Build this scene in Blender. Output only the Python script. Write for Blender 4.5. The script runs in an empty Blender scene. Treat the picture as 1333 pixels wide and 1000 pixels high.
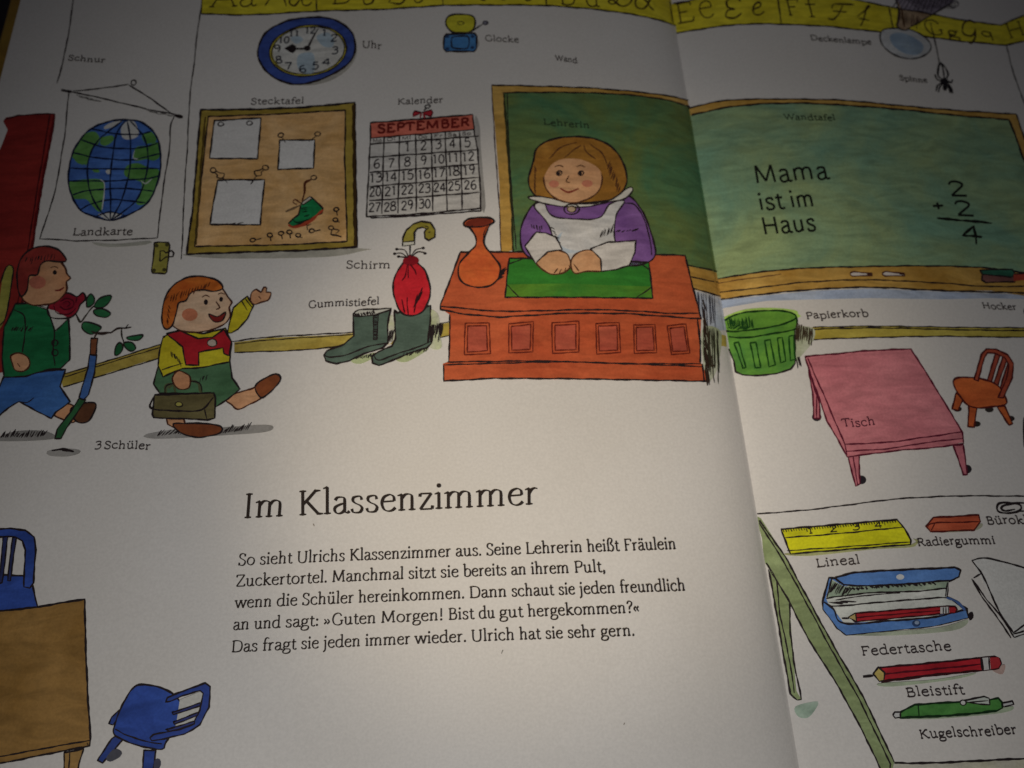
import bpy, bmesh, math, random
import numpy as np
from mathutils import Matrix, Vector
from mathutils.geometry import tessellate_polygon
random.seed(7)
scn = bpy.context.scene
col = scn.collection

# ---------------------------------------------------------------- camera
F = 1087.0; CX, CY = 666.5, 500.0
def _n(v): v = np.array(v, float); return v / np.linalg.norm(v)
vy = _n((540 - CX, -2000 - CY, F))               # direction of the page's "up", in camera axes (x right, y down, z forward)
h0 = np.array((1, -.035, .0355)); vx = _n(h0 - vy * h0.dot(vy))
vz = np.cross(vx, vy)
if vz[2] > 0: vz = -vz
R_cw = np.stack([vx, vy, vz], axis=1)            # world -> camera (image axes)
# height of the page surface across the spread (x in metres from the gutter)
PX = [-.300, -.250, -.200, -.150, -.110, -.085, -.067, -.048, -.035, -.028, -.020, -.014, -.010, -.0065, -.0035, -.0015, 0,
      .0015, .004, .008, .014, .022, .032, .045, .060, .080, .105, .130, .170, .210, .260, .300]
PZ = [-5.5, -3.6, -1.8, -.6, -.1, 0, -.25, -1.3, -2.5, -3.5, -5.0, -6.5, -7.8, -9.3, -11.0, -12.4, -13.6,
      -13.2, -12.6, -11.9, -11.1, -10.4, -9.9, -9.7, -10.3, -12.2, -15.6, -18.2, -21.2, -22.6, -23.4, -23.8]
PX = np.array(PX); PZ = np.array(PZ) * .001
def _pchip(x):
    x = np.asarray(x, float)
    m = np.diff(PZ) / np.diff(PX)
    d = np.zeros_like(PX); d[0] = m[0]; d[-1] = m[-1]
    for i in range(1, len(PX) - 1):
        if m[i-1] * m[i] > 0:
            w1 = 2 * (PX[i+1] - PX[i]) + (PX[i] - PX[i-1]); w2 = (PX[i+1] - PX[i]) + 2 * (PX[i] - PX[i-1])
            d[i] = (w1 + w2) / (w1 / m[i-1] + w2 / m[i])
    k = np.clip(np.searchsorted(PX, x) - 1, 0, len(PX) - 2)
    h = PX[k+1] - PX[k]; t = (x - PX[k]) / h
    return ((1 + 2*t) * (1-t)**2 * PZ[k] + t * (1-t)**2 * h * d[k] + t*t * (3 - 2*t) * PZ[k+1] + t*t * (t-1) * h * d[k+1])
W = .250
BX = sorted(set([round(s * v, 6) for s in (-1, 1) for v in
     [i * .0007 for i in range(16)] + [.0105 + i * .0012 for i in range(1, 25)] + [.0393 + i * .003 for i in range(1, 70)]] + [-W, W]))
BX = np.array([b for b in BX if -W - .0001 <= b <= W + .0001])
BZ = _pchip(BX)
def prof(x): return np.interp(x, BX, BZ)         # the page is piecewise flat between these rulings, print follows it exactly
def ray(px, py):
    c = np.stack([np.asarray(px, float) - CX, np.asarray(py, float) - CY, np.full(np.shape(px), F)], -1)
    return c @ R_cw                              # world directions
_d = ray(957.0, 500.0)
_l = ray(14.0, 50.0)
H = .30
for _ in range(30):
    C = np.array((0, 0, prof(0))) - _d * ((H + .0136) / -_d[2])
    t = (-.0036 - C[2]) / _l[2]; xl = (C + _l * t)[0]
    H *= W / -xl
def topage(px, py):
    px = np.asarray(px, float); py = np.asarray(py, float)
    d = ray(px, py)
    lo = (.004 - C[2]) / d[:, 2]; hi = (-.036 - C[2]) / d[:, 2]
    for _ in range(40):
        m = (lo + hi) / 2; p = C + d * m[:, None]
        below = p[:, 2] < prof(p[:, 0])
        hi = np.where(below, m, hi); lo = np.where(below, lo, m)
    p = C + d * ((lo + hi) / 2)[:, None]
    return p[:, 0], p[:, 1]
def onplane(px, py, z):
    d = ray(px, py); return C + d * ((z - C[2]) / d[2])
cam_data = bpy.data.cameras.new('camera'); cam = bpy.data.objects.new('camera', cam_data); col.objects.link(cam)
Rc = np.stack([vx * (1, -1, -1), vy * (1, -1, -1), vz * (1, -1, -1)], axis=1)   # world -> blender camera axes
M = Matrix([list(r) for r in Rc.T]).to_4x4(); M.translation = Vector(C)
cam.matrix_world = M
cam_data.sensor_width = 36; cam_data.lens = F / 1333 * 36
cam_data.clip_start = .01; cam_data.clip_end = 20
scn.camera = cam
cam_data.dof.use_dof = True
_f = onplane(520, 800, 0); cam_data.dof.focus_distance = float((R_cw @ (_f - C))[2])
cam_data.dof.aperture_fstop = 14

# ---------------------------------------------------------------- room light: one warm reading lamp, dim cool room
world = bpy.data.worlds.new('World'); scn.world = world; world.use_nodes = True
bg = world.node_tree.nodes['Background']
bg.inputs[0].default_value = (.64, .66, .80, 1); bg.inputs[1].default_value = .034
def spot(name, loc, target, power, color, size, blend, radius):
    d = bpy.data.lights.new(name, 'SPOT'); o = bpy.data.objects.new(name, d); col.objects.link(o)
    o.location = loc; o.rotation_euler = (Vector(target) - Vector(loc)).to_track_quat('-Z', 'Y').to_euler()
    d.energy = power; d.color = color; d.spot_size = size; d.spot_blend = blend; d.shadow_soft_size = radius
    return o
spot('reading_lamp', (-.3064, -.2163, .4914), (-.0531, -.0072, -.005), 5.7, (1, .855, .64), 2 * .182, 1.0, .012)
spot('room_lamp', (-.1022, -.3359, .3807), (-.0708, -.0488, -.005), 3.80, (1, .98, .93), 2 * .4913, 1.0, .012)
scn.view_settings.view_transform = 'Standard'; scn.view_settings.look = 'None'
scn.view_settings.exposure = 0; scn.view_settings.gamma = 1

# ---------------------------------------------------------------- materials
def lin(c):
    return tuple(((v / 255) / 12.92 if v / 255 <= .04045 else ((v / 255 + .055) / 1.055) ** 2.4) for v in c) + (1,)
PAPER = (228, 226, 222)
def ink_material(c, c2=None, scale=55, amt=.5, name='print'):
    m = bpy.data.materials.new(name); m.use_nodes = True; nt = m.node_tree; b = nt.nodes['Principled BSDF']
    b.inputs['Roughness'].default_value = .55; b.inputs['Specular IOR Level'].default_value = .25
    tc = nt.nodes.new('ShaderNodeTexCoord')
    n1 = nt.nodes.new('ShaderNodeTexNoise'); n1.inputs['Scale'].default_value = scale; n1.inputs['Detail'].default_value = 6
    n1.inputs['Roughness'].default_value = .62; n1.inputs['Distortion'].default_value = .6
    nt.links.new(tc.outputs['Object'], n1.inputs['Vector'])
    r = nt.nodes.new('ShaderNodeMapRange'); r.inputs[1].default_value = .36; r.inputs[2].default_value = .64
    nt.links.new(n1.outputs['Fac'], r.inputs[0])
    mx = nt.nodes.new('ShaderNodeMix'); mx.data_type = 'RGBA'
    a = lin(c); bb = lin(c2) if c2 else tuple(v * (1 - amt * .75) for v in a[:3]) + (1,)
    mx.inputs[6].default_value = a; mx.inputs[7].default_value = bb
    nt.links.new(r.outputs[0], mx.inputs[0])
    n2 = nt.nodes.new('ShaderNodeTexNoise'); n2.inputs['Scale'].default_value = 1500; n2.inputs['Detail'].default_value = 3
    nt.links.new(tc.outputs['Object'], n2.inputs['Vector'])
    r2 = nt.nodes.new('ShaderNodeMapRange'); r2.inputs[1].default_value = .3; r2.inputs[2].default_value = .7
    r2.inputs[3].default_value = .90; r2.inputs[4].default_value = 1.07
    nt.links.new(n2.outputs['Fac'], r2.inputs[0])
    m2 = nt.nodes.new('ShaderNodeMix'); m2.data_type = 'RGBA'; m2.blend_type = 'MULTIPLY'; m2.inputs[0].default_value = 1
    nt.links.new(mx.outputs[2], m2.inputs[6]); nt.links.new(r2.outputs[0], m2.inputs[7])
    mp = nt.nodes.new('ShaderNodeMapping'); mp.inputs['Scale'].default_value = (1, 3.6, 1); mp.inputs['Rotation'].default_value = (0, 0, .2)
    nt.links.new(tc.outputs['Object'], mp.inputs[0])
    n3 = nt.nodes.new('ShaderNodeTexNoise'); n3.inputs['Scale'].default_value = 75; n3.inputs['Detail'].default_value = 5; n3.inputs['Distortion'].default_value = 1.2
    nt.links.new(mp.outputs[0], n3.inputs['Vector'])
    r3 = nt.nodes.new('ShaderNodeMapRange'); r3.inputs[1].default_value = .32; r3.inputs[2].default_value = .68
    k = .38 if c2 else .1
    r3.inputs[3].default_value = 1 - k * .5; r3.inputs[4].default_value = 1 + k * .42
    nt.links.new(n3.outputs['Fac'], r3.inputs[0])
    m3 = nt.nodes.new('ShaderNodeMix'); m3.data_type = 'RGBA'; m3.blend_type = 'MULTIPLY'; m3.inputs[0].default_value = 1
    nt.links.new(m2.outputs[2], m3.inputs[6]); nt.links.new(r3.outputs[0], m3.inputs[7])
    nt.links.new(m3.outputs[2], b.inputs['Base Color'])
    return m
_cache = {}
def mat(c, c2=None, scale=55, amt=.5):
    if min(c) > 195 and c2 is None: amt = .06
    k = (c, c2, scale, amt)
    if k not in _cache: _cache[k] = ink_material(c, c2, scale, amt)
    return _cache[k]
INK = (44, 34, 36)

# ---------------------------------------------------------------- print on the pages
def cr(pts, closed=False, step=2.0):
    """smooth curve through points (centripetal-like Catmull-Rom)"""
    P = [np.array(p, float) for p in pts]; out = []; n = len(P)
    rng = range(n) if closed else range(n - 1)
    for i in rng:
        p1, p2 = P[i], P[(i+1) % n]
        p0 = P[i-1] if (closed or i > 0) else 2 * p1 - p2
        p3 = P[(i+2) % n] if (closed or i + 2 < n) else 2 * p2 - p1
        k = max(2, int(np.linalg.norm(p2 - p1) / step))
        for j in range(k):
            t = j / k
            out.append(.5 * ((2*p1) + (-p0 + p2) * t + (2*p0 - 5*p1 + 4*p2 - p3) * t*t + (-p0 + 3*p1 - 3*p2 + p3) * t**3))
    if not closed: out.append(P[-1])
    return out
def pl(pts, closed=False, step=5.0):
    P = [np.array(p, float) for p in pts]; out = []; n = len(P)
    for i in (range(n) if closed else range(n - 1)):
        p1, p2 = P[i], P[(i+1) % n]; k = max(1, int(math.ceil(np.linalg.norm(p2 - p1) / step)))
        for j in range(k): out.append(p1 + (p2 - p1) * j / k)
    if not closed: out.append(P[-1])
    return out
def pts(s): 
    v = [float(a) for a in s.replace(',', ' ').split()]
    return list(zip(v[::2], v[1::2]))

PAGES = {}
class Art:
    """one printed picture or word: a thin film of ink lying on a page, a single mesh"""
    def __init__(s, name, side, label=None, view=(0, 0, 1), level=0):
        s.name, s.side, s.label, s.v, s.lift = name, side, label, view, .00003 + level * .00006
        s.V, s.Fc, s.Mi, s.mats = [], [], [], []
    def T(s, p):
        if isinstance(p, str): p = pts(p)
        x0, y0, k = s.v
        return [(x0 + a / k, y0 + b / k) for a, b in p]
    def mi(s, m):
        if m not in s.mats: s.mats.append(m)
        return s.mats.index(m)
    def fill(s, p, c, smooth=False, px=False, **k):
        m = c if not isinstance(c, tuple) else mat(c, **k)
        P = p if px else s.T(p)
        P = cr(P, True, 3) if smooth else pl(P, True, 8)
        if len(P) < 3: return
        A = np.array(P); X, Y = topage(A[:, 0], A[:, 1])
        tris = tessellate_polygon([[Vector((a, b, 0)) for a, b in zip(X, Y)]])
        bm = bmesh.new(); vs = [bm.verts.new((a, b, 0)) for a, b in zip(X, Y)]
        for t in tris:
            try: bm.faces.new([vs[i] for i in t])
            except ValueError: pass
        lo, hi = X.min(), X.max()
        for bx in BX[(BX > lo + 1e-7) & (BX < hi - 1e-7)]:
            bmesh.ops.bisect_plane(bm, geom=bm.verts[:] + bm.edges[:] + bm.faces[:], dist=1e-8, plane_co=(bx, 0, 0), plane_no=(1, 0, 0))
        off = len(s.V); s.lift += .000012; idx = s.mi(m)
        bm.verts.index_update()
        for v in bm.verts: s.V.append((v.co.x, v.co.y, float(prof(v.co.x)) + s.lift))
        for f in bm.faces:
            cx = f.calc_center_median().x
            if (s.side == 'L') != (cx < 0): continue
            ids = [v.index + off for v in f.verts]
            if f.normal.z < 0: ids.reverse()
            s.Fc.append(ids); s.Mi.append(idx)
        bm.free()
    def ell(s, cx, cy, rx, ry, c, rot=0, **k):
        a = math.radians(rot)
        P = [(cx + rx * math.cos(t) * math.cos(a) - ry * math.sin(t) * math.sin(a), cy + rx * math.cos(t) * math.sin(a) + ry * math.sin(t) * math.cos(a))
             for t in np.linspace(0, 2 * math.pi, 40, endpoint=False)]
        s.fill(P, c, **k)
    def ribbon(s, P, w, c=INK):
        """P pixel points, w width or list of widths in pixels"""
        A = np.array(P, float)
        if len(A) < 2: return
        keep = np.r_[True, np.linalg.norm(np.diff(A, axis=0), axis=1) > 1e-4]; A = A[keep]
        if len(A) < 2: return
        w = np.asarray(w, float)
        w = np.full(len(A), float(w)) if w.ndim == 0 else w[keep]
        T = np.gradient(A, axis=0); T /= np.maximum(np.linalg.norm(T, axis=1), 1e-9)[:, None]
        N = np.stack([-T[:, 1], T[:, 0]], 1) * (w / 2)[:, None]
        L, Rr = A + N, A - N
        Q = np.concatenate([L, Rr]); X, Y = topage(Q[:, 0], Q[:, 1]); n = len(A)
        s.lift += .0000015
        off = len(s.V); idx = s.mi(c if not isinstance(c, tuple) else mat(c, amt=.25))
        for x, y in zip(X, Y): s.V.append((x, y, float(prof(x)) + s.lift + .00001))
        for i in range(n - 1):
            xm = (X[i] + X[i+1]) / 2
            if (s.side == 'L') != (xm < 0): continue
            s.Fc.append([off + i, off + i + 1, off + n + i + 1, off + n + i]); s.Mi.append(idx)
    def line(s, p, w=1.6, c=INK, smooth=True, closed=False, px=False, wob=.35, taper=.35):
        P = p if px else s.T(p)
        if smooth: P = cr(P, closed, 2.5)
        else: P = pl(P, closed, 3)
        if closed: P.append(P[0]); P.append(P[1])
        A = np.array(P); n = len(A)
        u = np.r_[0, np.cumsum(np.linalg.norm(np.diff(A, axis=0), axis=1))]
        ph = random.random() * 60
        A = A + wob * np.stack([np.sin(u * .11 + ph) * .6 + np.sin(u * .37 + ph * 2) * .35, np.sin(u * .13 + ph * 3) * .6 + np.sin(u * .31 + ph) * .35], 1)
        ww = 1.14 * w * (1 + .22 * np.sin(u * .17 + ph) + .15 * np.sin(u * .5 + ph * 1.7))
        if not closed and u[-1] > 6: ww *= 1 - taper * np.exp(-np.minimum(u, u[-1] - u) / 3)
        s.ribbon(A, ww, c)
    def oell(s, cx, cy, rx, ry, w=1.4, rot=0, c=INK):
        a = math.radians(rot)
        s.line([(cx + rx * math.cos(t) * math.cos(a) - ry * math.sin(t) * math.sin(a), cy + rx * math.cos(t) * math.sin(a) + ry * math.sin(t) * math.cos(a))
             for t in np.linspace(0, 2 * math.pi, 14, endpoint=False)], w, c, closed=True)
    def shape(s, p, c, w=1.6, smooth=False, lc=INK, **k):
        """filled and outlined"""
        s.fill(p, c, smooth=smooth, **k); s.line(p, w, lc, smooth=smooth, closed=True)
    def hatch(s, p, n, dx, dy, w=1.2, c=INK, jit=.3):
        """n short strokes spread along the path p, each running by (dx,dy)"""
        P = np.array(s.T(p)); seg = np.linalg.norm(np.diff(P, axis=0), axis=1); u = np.r_[0, np.cumsum(seg)]
        k = s.v[2]
        for i in range(n):
            t = u[-1] * (i + random.uniform(-.3, .3)) / max(1, n - 1); t = min(max(t, 0), u[-1])
            x = np.interp(t, u, P[:, 0]); y = np.interp(t, u, P[:, 1])
            a, b = dx / k * random.uniform(1 - jit, 1 + jit), dy / k * random.uniform(1 - jit, 1 + jit)
            x += random.uniform(-1, 1) * .5; y += random.uniform(-1, 1) * .8
            s.line([(x, y), (x + a * .5 + random.uniform(-.4, .4), y + b * .5), (x + a, y + b)], w * random.uniform(.7, 1.2), c, px=True, taper=.6)
    def build(s):
        if not s.Fc: return None
        me = bpy.data.meshes.new(s.name); me.from_pydata(s.V, [], s.Fc)
        for m in s.mats: me.materials.append(m)
        me.polygons.foreach_set('material_index', s.Mi)
        bm = bmesh.new(); bm.from_mesh(me)
        bmesh.ops.delete(bm, geom=[v for v in bm.verts if not v.link_faces], context='VERTS'); bm.to_mesh(me); bm.free(); me.update()
        o = bpy.data.objects.new(s.name, me); col.objects.link(o); o.parent = PAGES[s.side]
        if s.label: o['label'] = s.label
        return o

# ---------------------------------------------------------------- pen-drawn letters (skeletons in units: x-height 44, capitals 64)
G = {
'a': (44, 'c8,36 13,43 21,44 30,42 32,32 32,10 34,3 39,1 44,5|c32,27 20,24 8,17 7,8 12,1 20,0 28,4 32,10'),
'b': (52, 'l12,70 12,3|f12,70|c12,32 20,42 30,44 42,38 46,23 42,7 30,0 20,0 12,5'),
'c': (43, 'c38,34 32,43 24,44 11,38 6,22 11,6 24,0 34,3 40,9'),
'd': (53, 'l40,70 40,0|f40,70|t44,0|c40,36 32,44 24,44 11,38 6,22 11,5 22,0 32,2 40,9'),
'e': (44, 'l8,26 37,27|c37,27 36,38 29,44 22,44 11,38 6,22 12,5 24,0 34,3 40,9'),
'f': (29, 'c14,0 14,30 14,55 18,67 27,71 36,66|s14,0|l4,43 28,43'),
'g': (44, 'o20,30,13,14|l30,41 42,44|c12,19 6,12 12,6 24,4 38,2 42,-7 36,-18 20,-22 6,-18 4,-8 10,0 16,4'),
'h': (52, 'l12,0 12,70|f12,70|s12,0|c12,32 20,42 28,44 36,41 38,32 38,0|s38,0'),
'i': (24, 'l12,0 12,44|f12,44|s12,0|d12,61'),
'j': (24, 'c12,44 12,-5 8,-18 0,-22|f12,44|d12,61'),
'k': (50, 'l12,0 12,70|f12,70|s12,0|l12,20 34,43|L18,26 40,1|s36,44|s42,0'),
'l': (24, 'l12,0 12,70|f12,70|s12,0'),
'm': (80, 'l12,0 12,44|f12,44|s12,0|c12,32 20,42 28,44 36,41 38,32 38,0|s38,0|c38,32 46,42 54,44 62,41 65,32 65,0|s65,0'),
'n': (52, 'l12,0 12,44|f12,44|s12,0|c12,32 20,42 28,44 36,41 38,32 38,0|s38,0'),
'o': (50, 'o25,22,19,22'),
'p': (52, 'l12,-22 12,44|f12,44|s12,-22|c12,32 20,42 30,44 42,38 46,23 42,7 30,0 20,0 12,5'),
'r': (36, 'l12,0 12,44|f12,44|s12,0|c12,30 18,40 26,44 33,42'),
's': (38, 'c31,34 28,43 20,44 10,41 9,32 16,25 26,20 32,12 28,2 18,0 9,2 6,11'),
't': (31, 'c14,57 14,10 18,1 25,0 31,4|l3,43 28,43'),
'u': (52, 'c12,44 12,12 16,2 24,0 32,4 38,12|l38,44 38,0|f12,44|f38,44|t42,0'),
'w': (68, 'L4,44 19,0|l19,0 34,44|L34,44 48,0|l48,0 62,44|s5,44|s34,44|s62,44'),
'y': (44, 'L4,44 22,0|c40,44 22,0 14,-18 6,-21|s5,44|s39,44'),
'z': (42, 'l7,43 35,43|L35,43 7,1|l7,1 37,1|l7,43 6,35|l37,1 38,10'),
'I': (34, 'l17,0 17,64|s17,0|s17,64'),
'K': (64, 'l14,0 14,64|s14,0|s14,64|l14,28 48,64|L23,38 54,1|s50,64|s57,0'),
'S': (48, 'c39,50 35,61 25,65 13,61 9,50 16,40 30,32 40,23 40,11 33,1 22,-1 11,3 8,15|l39,50 39,63|l8,15 7,0'),
'U': (68, 'c13,64 13,20 19,4 34,-1 49,4 55,20 55,64|s13,64|s55,64'),
'Z': (56, 'l8,63 48,63|L48,63 7,1|l7,1 50,1|l8,63 6,52|l50,1 52,13'),
'M': (82, 'l12,0 15,64|L15,64 40,6|l40,6 65,64|L65,64 69,0|s12,0|s69,0|t12,64|t67,64'),
'D': (68, 'l14,0 14,64|s14,0|s14,64|c14,63 34,63 54,56 61,33 54,8 34,1 14,1'),
'G': (66, 'c54,50 47,61 35,65 16,57 8,32 16,7 35,-1 48,2 56,8|l56,6 56,27|s56,27'),
'B': (55, 'l14,0 14,64|s14,0|s14,64|c14,63 30,63 41,58 41,46 33,36 14,34|c14,34 36,35 47,29 47,14 39,3 14,1'),
'P': (52, 'l14,0 14,64|s14,0|s14,64|c14,63 34,63 46,57 46,44 38,33 14,31'),
'L': (53, 'l14,0 14,64|s14,0|s14,64|l6,1 48,1|l48,1 51,14'),
'F': (52, 'l14,0 14,64|s14,0|t14,64|l8,63 46,63|l46,63 48,52|l14,34 36,34'),
'E': (55, 'l14,0 14,64|l8,63 46,63|l46,63 48,52|l14,34 36,34|l6,1 48,1|l48,1 51,14'),
'H': (70, 'l14,0 14,64|l56,0 56,64|l14,33 56,33|s14,0|s14,64|s56,0|s56,64'),
'R': (60, 'l14,0 14,64|s14,0|s14,64|c14,63 34,63 45,57 45,46 38,35 14,33|L28,34 52,1|s54,0'),
'T': (58, 'l29,0 29,64|s29,0|l6,63 52,63|l6,63 4,51|l52,63 54,51'),
'W': (86, 'L4,64 24,0|l24,0 42,62|L42,62 60,0|l60,0 80,64|s5,64|s42,64|s80,64'),
'A': (64, 'l6,0 32,64|L32,64 58,0|l16,22 48,22|s6,0|s58,0'),
'C': (58, 'c52,50 45,61 34,65 16,57 8,32 16,7 34,-1 46,2 54,10'),
'q': (48, 'o22,24,15,18|l38,42 38,-22'),
'1': (34, 'l18,0 18,63|l18,63 8,54|s18,0'), '2': (42, 'c8,48 12,59 22,63 34,56 34,44 24,28 7,2|l7,2 38,2'),
'3': (42, 'c8,58 20,64 34,58 32,42 18,35|c18,35 34,34 38,18 30,3 16,0 6,6'), '4': (44, 'l30,0 30,62|l30,62 5,20|l5,20 40,20'),
'5': (42, 'l34,63 12,63|l12,63 9,38|c9,38 22,42 36,34 36,14 26,0 6,4'), '6': (42, 'c34,60 18,56 8,36 8,14 18,0 32,2 38,16 32,32 18,32 9,20'),
'7': (40, 'l5,62 36,62|c36,62 24,34 14,0'), '8': (42, 'c22,34 8,44 12,60 24,63 34,56 32,42 22,34|c22,34 6,24 8,4 22,0 36,6 36,24 22,34'),
'9': (42, 'c34,48 28,62 14,62 8,48 12,34 24,32 34,46|c35,50 32,24 22,0'), '0': (44, 'o22,32,15,31'),
'.': (20, 'd10,4'), ',': (20, 'd10,4|c11,4 12,-4 6,-12'), ':': (22, 'd11,5|d11,36'), '!': (26, 'l13,66 13,20|d13,4'),
'?': (38, 'c8,52 12,62 22,65 33,58 31,44 20,34 19,20|d19,4'), '+': (44, 'l22,8 22,44|l4,26 40,26'), '-': (40, 'l6,24 34,24'),
'»': (44, 'l6,36 18,22|l18,22 6,8|l22,36 34,22|l34,22 22,8'), '«': (44, 'l18,36 6,22|l6,22 18,8|l34,36 22,22|l22,22 34,8'), ' ': (26, ''),
}
G['ü'] = (52, G['u'][1] + '|d18,61|d34,61'); G['ä'] = (44, G['a'][1] + '|d14,61|d29,61')
G['ß'] = (50, 'c12,0 12,52 16,66 26,71 36,67 37,56 30,48 28,42 34,35 42,26 42,12 35,1 26,0 20,4|s12,0|l4,43 12,43')
def textw(t, track=0): return sum(G[c][0] + track for c in t)
def write(A, t, p0, p1, hx, thick, thin, c=INK, serif=6, lean=None, wob=0.0, track=0, slab=False):
    """letters of x-height hx pixels on the base line p0-p1 (pixels), stretched to fill it"""
    p0, p1 = np.array(p0, float), np.array(p1, float)
    L = np.linalg.norm(p1 - p0); tot = textw(t, track); sx = L / tot; ex = (p1 - p0) / L
    mid = (p0 + p1) / 2
    if lean is None:
        up = np.array((540., -2000.)) - mid; up /= np.linalg.norm(up)
    else: up = np.array((lean, -1.0)); up /= np.linalg.norm(up)
    k = hx / 44.0; x = 0
    nib = math.radians(22)
    jit = random.Random(hash(t) % 1000 if False else len(t) * 7 + int(p0[0]))
    for ch in t:
        w, d = G[ch]
        jy = jit.uniform(-1, 1) * wob; jr = jit.uniform(-1, 1) * wob * .02
        def q(a, b):
            if not slab and b > 44: b = 44 + (b - 44) * 1.12
            return p0 + ex * ((x + a) * sx) + up * (b * k + jy + jr * a)
        for st in (d.split('|') if d else []):
            ty, v = st[0], [float(z) for z in st[1:].replace(',', ' ').split()]
            if ty in 'lLc':
                P = list(zip(v[::2], v[1::2]))
                P = cr(P, False, 4) if ty == 'c' else pl(P, False, 12)
                D = np.gradient(np.array(P), axis=0)
                ang = np.arctan2(D[:, 1], D[:, 0])
                if slab: ww = np.full(len(P), thick)
                else:
                    ww = thin + (thick - thin) * np.abs(np.sin(ang + nib)) ** 1.4
                    if ty == 'L': ww = np.full(len(P), thick * .85)
                A.ribbon([q(*p) for p in P], ww, c)
            elif ty == 'o':
                cx, cy, rx, ry = v
                tt = np.linspace(0, 2 * math.pi, 25); P = [(cx + rx * math.cos(a), cy + ry * math.sin(a)) for a in tt]
                ang = np.array([math.atan2(ry * math.cos(a), -rx * math.sin(a)) for a in tt])
                ww = np.full(len(P), thick) if slab else thin + (thick - thin) * np.abs(np.sin(ang + nib)) ** 1.4
                A.ribbon([q(*p) for p in P], ww, c)
            elif ty == 'd':
                r = max(thick * .62, .6) / k
                P = [(v[0] - r, v[1]), (v[0] - r * .5, v[1]), (v[0] + r * .5, v[1]), (v[0] + r, v[1])]
                A.ribbon([q(*p) for p in P], [thick * .5, thick * 1.25, thick * 1.25, thick * .5], c)
            elif serif and ty in 'st':
                sl = serif; th = thin * 1.3 if not slab else thick
                yy = v[1] + (th / 2 / k if v[1] < 20 else -th / 2 / k)
                A.ribbon([q(v[0] - (sl if ty == 's' else sl * .3), yy), q(v[0], yy), q(v[0] + sl * 1.05, yy)], [th * .8, th * (1.7 if not slab else 1.2), th * .8], c)
            elif serif and ty == 'f':
                th = thick * .75
                A.ribbon([q(v[0] - serif * 1.25, v[1] - (3.5 if not slab else .5)), q(v[0] + .5, v[1] - .5)], [th * .45, th] if not slab else [thick, thick], c)
        x += w + track

# ---------------------------------------------------------------- table and book
def plain(name, c, rough=.5, c2=None, scale=40, stretch=(1, 1, 1), bump=0):
    m = ink_material(c, c2, scale, .5, name); nt = m.node_tree; b = nt.nodes['Principled BSDF']; b.inputs['Roughness'].default_value = rough
    n = [x for x in nt.nodes if x.type == 'TEX_NOISE']
    mp = nt.nodes.new('ShaderNodeMapping'); mp.inputs['Scale'].default_value = stretch
    tc = [x for x in nt.nodes if x.type == 'TEX_COORD'][0]
    nt.links.new(tc.outputs['Object'], mp.inputs[0])
    for x in n: nt.links.new(mp.outputs[0], x.inputs['Vector'])
    if bump:
        bp = nt.nodes.new('ShaderNodeBump'); bp.inputs['Strength'].default_value = bump; bp.inputs['Distance'].default_value = .0002
        nt.links.new(n[1].outputs['Fac'], bp.inputs['Height']); nt.links.new(bp.outputs[0], b.inputs['Normal'])
    return m
def paper():
    m = bpy.data.materials.new('page_paper'); m.use_nodes = True; nt = m.node_tree; b = nt.nodes['Principled BSDF']
    b.inputs['Roughness'].default_value = .5; b.inputs['Specular IOR Level'].default_value = .3
    tc = nt.nodes.new('ShaderNodeTexCoord')
    def noise(sc, det=4):
        n = nt.nodes.new('ShaderNodeTexNoise'); n.inputs['Scale'].default_value = sc; n.inputs['Detail'].default_value = det
        nt.links.new(tc.outputs['Object'], n.inputs['Vector']); return n
    n1, n2, n3 = noise(14, 3), noise(1300, 3), noise(420, 2)
    r = nt.nodes.new('ShaderNodeValToRGB'); r.color_ramp.elements[0].position = .35; r.color_ramp.elements[1].position = .65
    r.color_ramp.elements[0].color = lin((224, 219, 214)); r.color_ramp.elements[1].color = lin((230, 226, 223))
    nt.links.new(n1.outputs['Fac'], r.inputs[0])
    mr = nt.nodes.new('ShaderNodeMapRange'); mr.inputs[1].default_value = .3; mr.inputs[2].default_value = .7; mr.inputs[3].default_value = .945; mr.inputs[4].default_value = 1.04
    nt.links.new(n2.outputs['Fac'], mr.inputs[0])
    mx = nt.nodes.new('ShaderNodeMix'); mx.data_type = 'RGBA'; mx.blend_type = 'MULTIPLY'; mx.inputs[0].default_value = 1
    nt.links.new(r.outputs[0], mx.inputs[6]); nt.links.new(mr.outputs[0], mx.inputs[7]); nt.links.new(mx.outputs[2], b.inputs['Base Color'])
    bp = nt.nodes.new('ShaderNodeBump'); bp.inputs['Strength'].default_value = .05; bp.inputs['Distance'].default_value = .0003
    nt.links.new(n3.outputs['Fac'], bp.inputs['Height']); nt.links.new(bp.outputs[0], b.inputs['Normal'])
    return m
def mesh_obj(name, V, Fc, m, parent=None, smooth=False):
    me = bpy.data.meshes.new(name); me.from_pydata([tuple(v) for v in V], [], Fc); me.materials.append(m); me.update()
    if smooth:
        for p in me.polygons: p.use_smooth = True
    o = bpy.data.objects.new(name, me); col.objects.link(o)
    if parent: o.parent = parent
    return o
Y_TOP = float(topage([440], [-75])[1][0]); Y_BOT = Y_TOP - .325
COVER_Z = -.0262; TABLE_Z = -.0300
tx = 1.1
tv = [(-tx, -tx, TABLE_Z), (tx, -tx, TABLE_Z), (tx, tx, TABLE_Z), (-tx, tx, TABLE_Z), (-tx, -tx, TABLE_Z - .03), (tx, -tx, TABLE_Z - .03), (tx, tx, TABLE_Z - .03), (-tx, tx, TABLE_Z - .03)]
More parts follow.
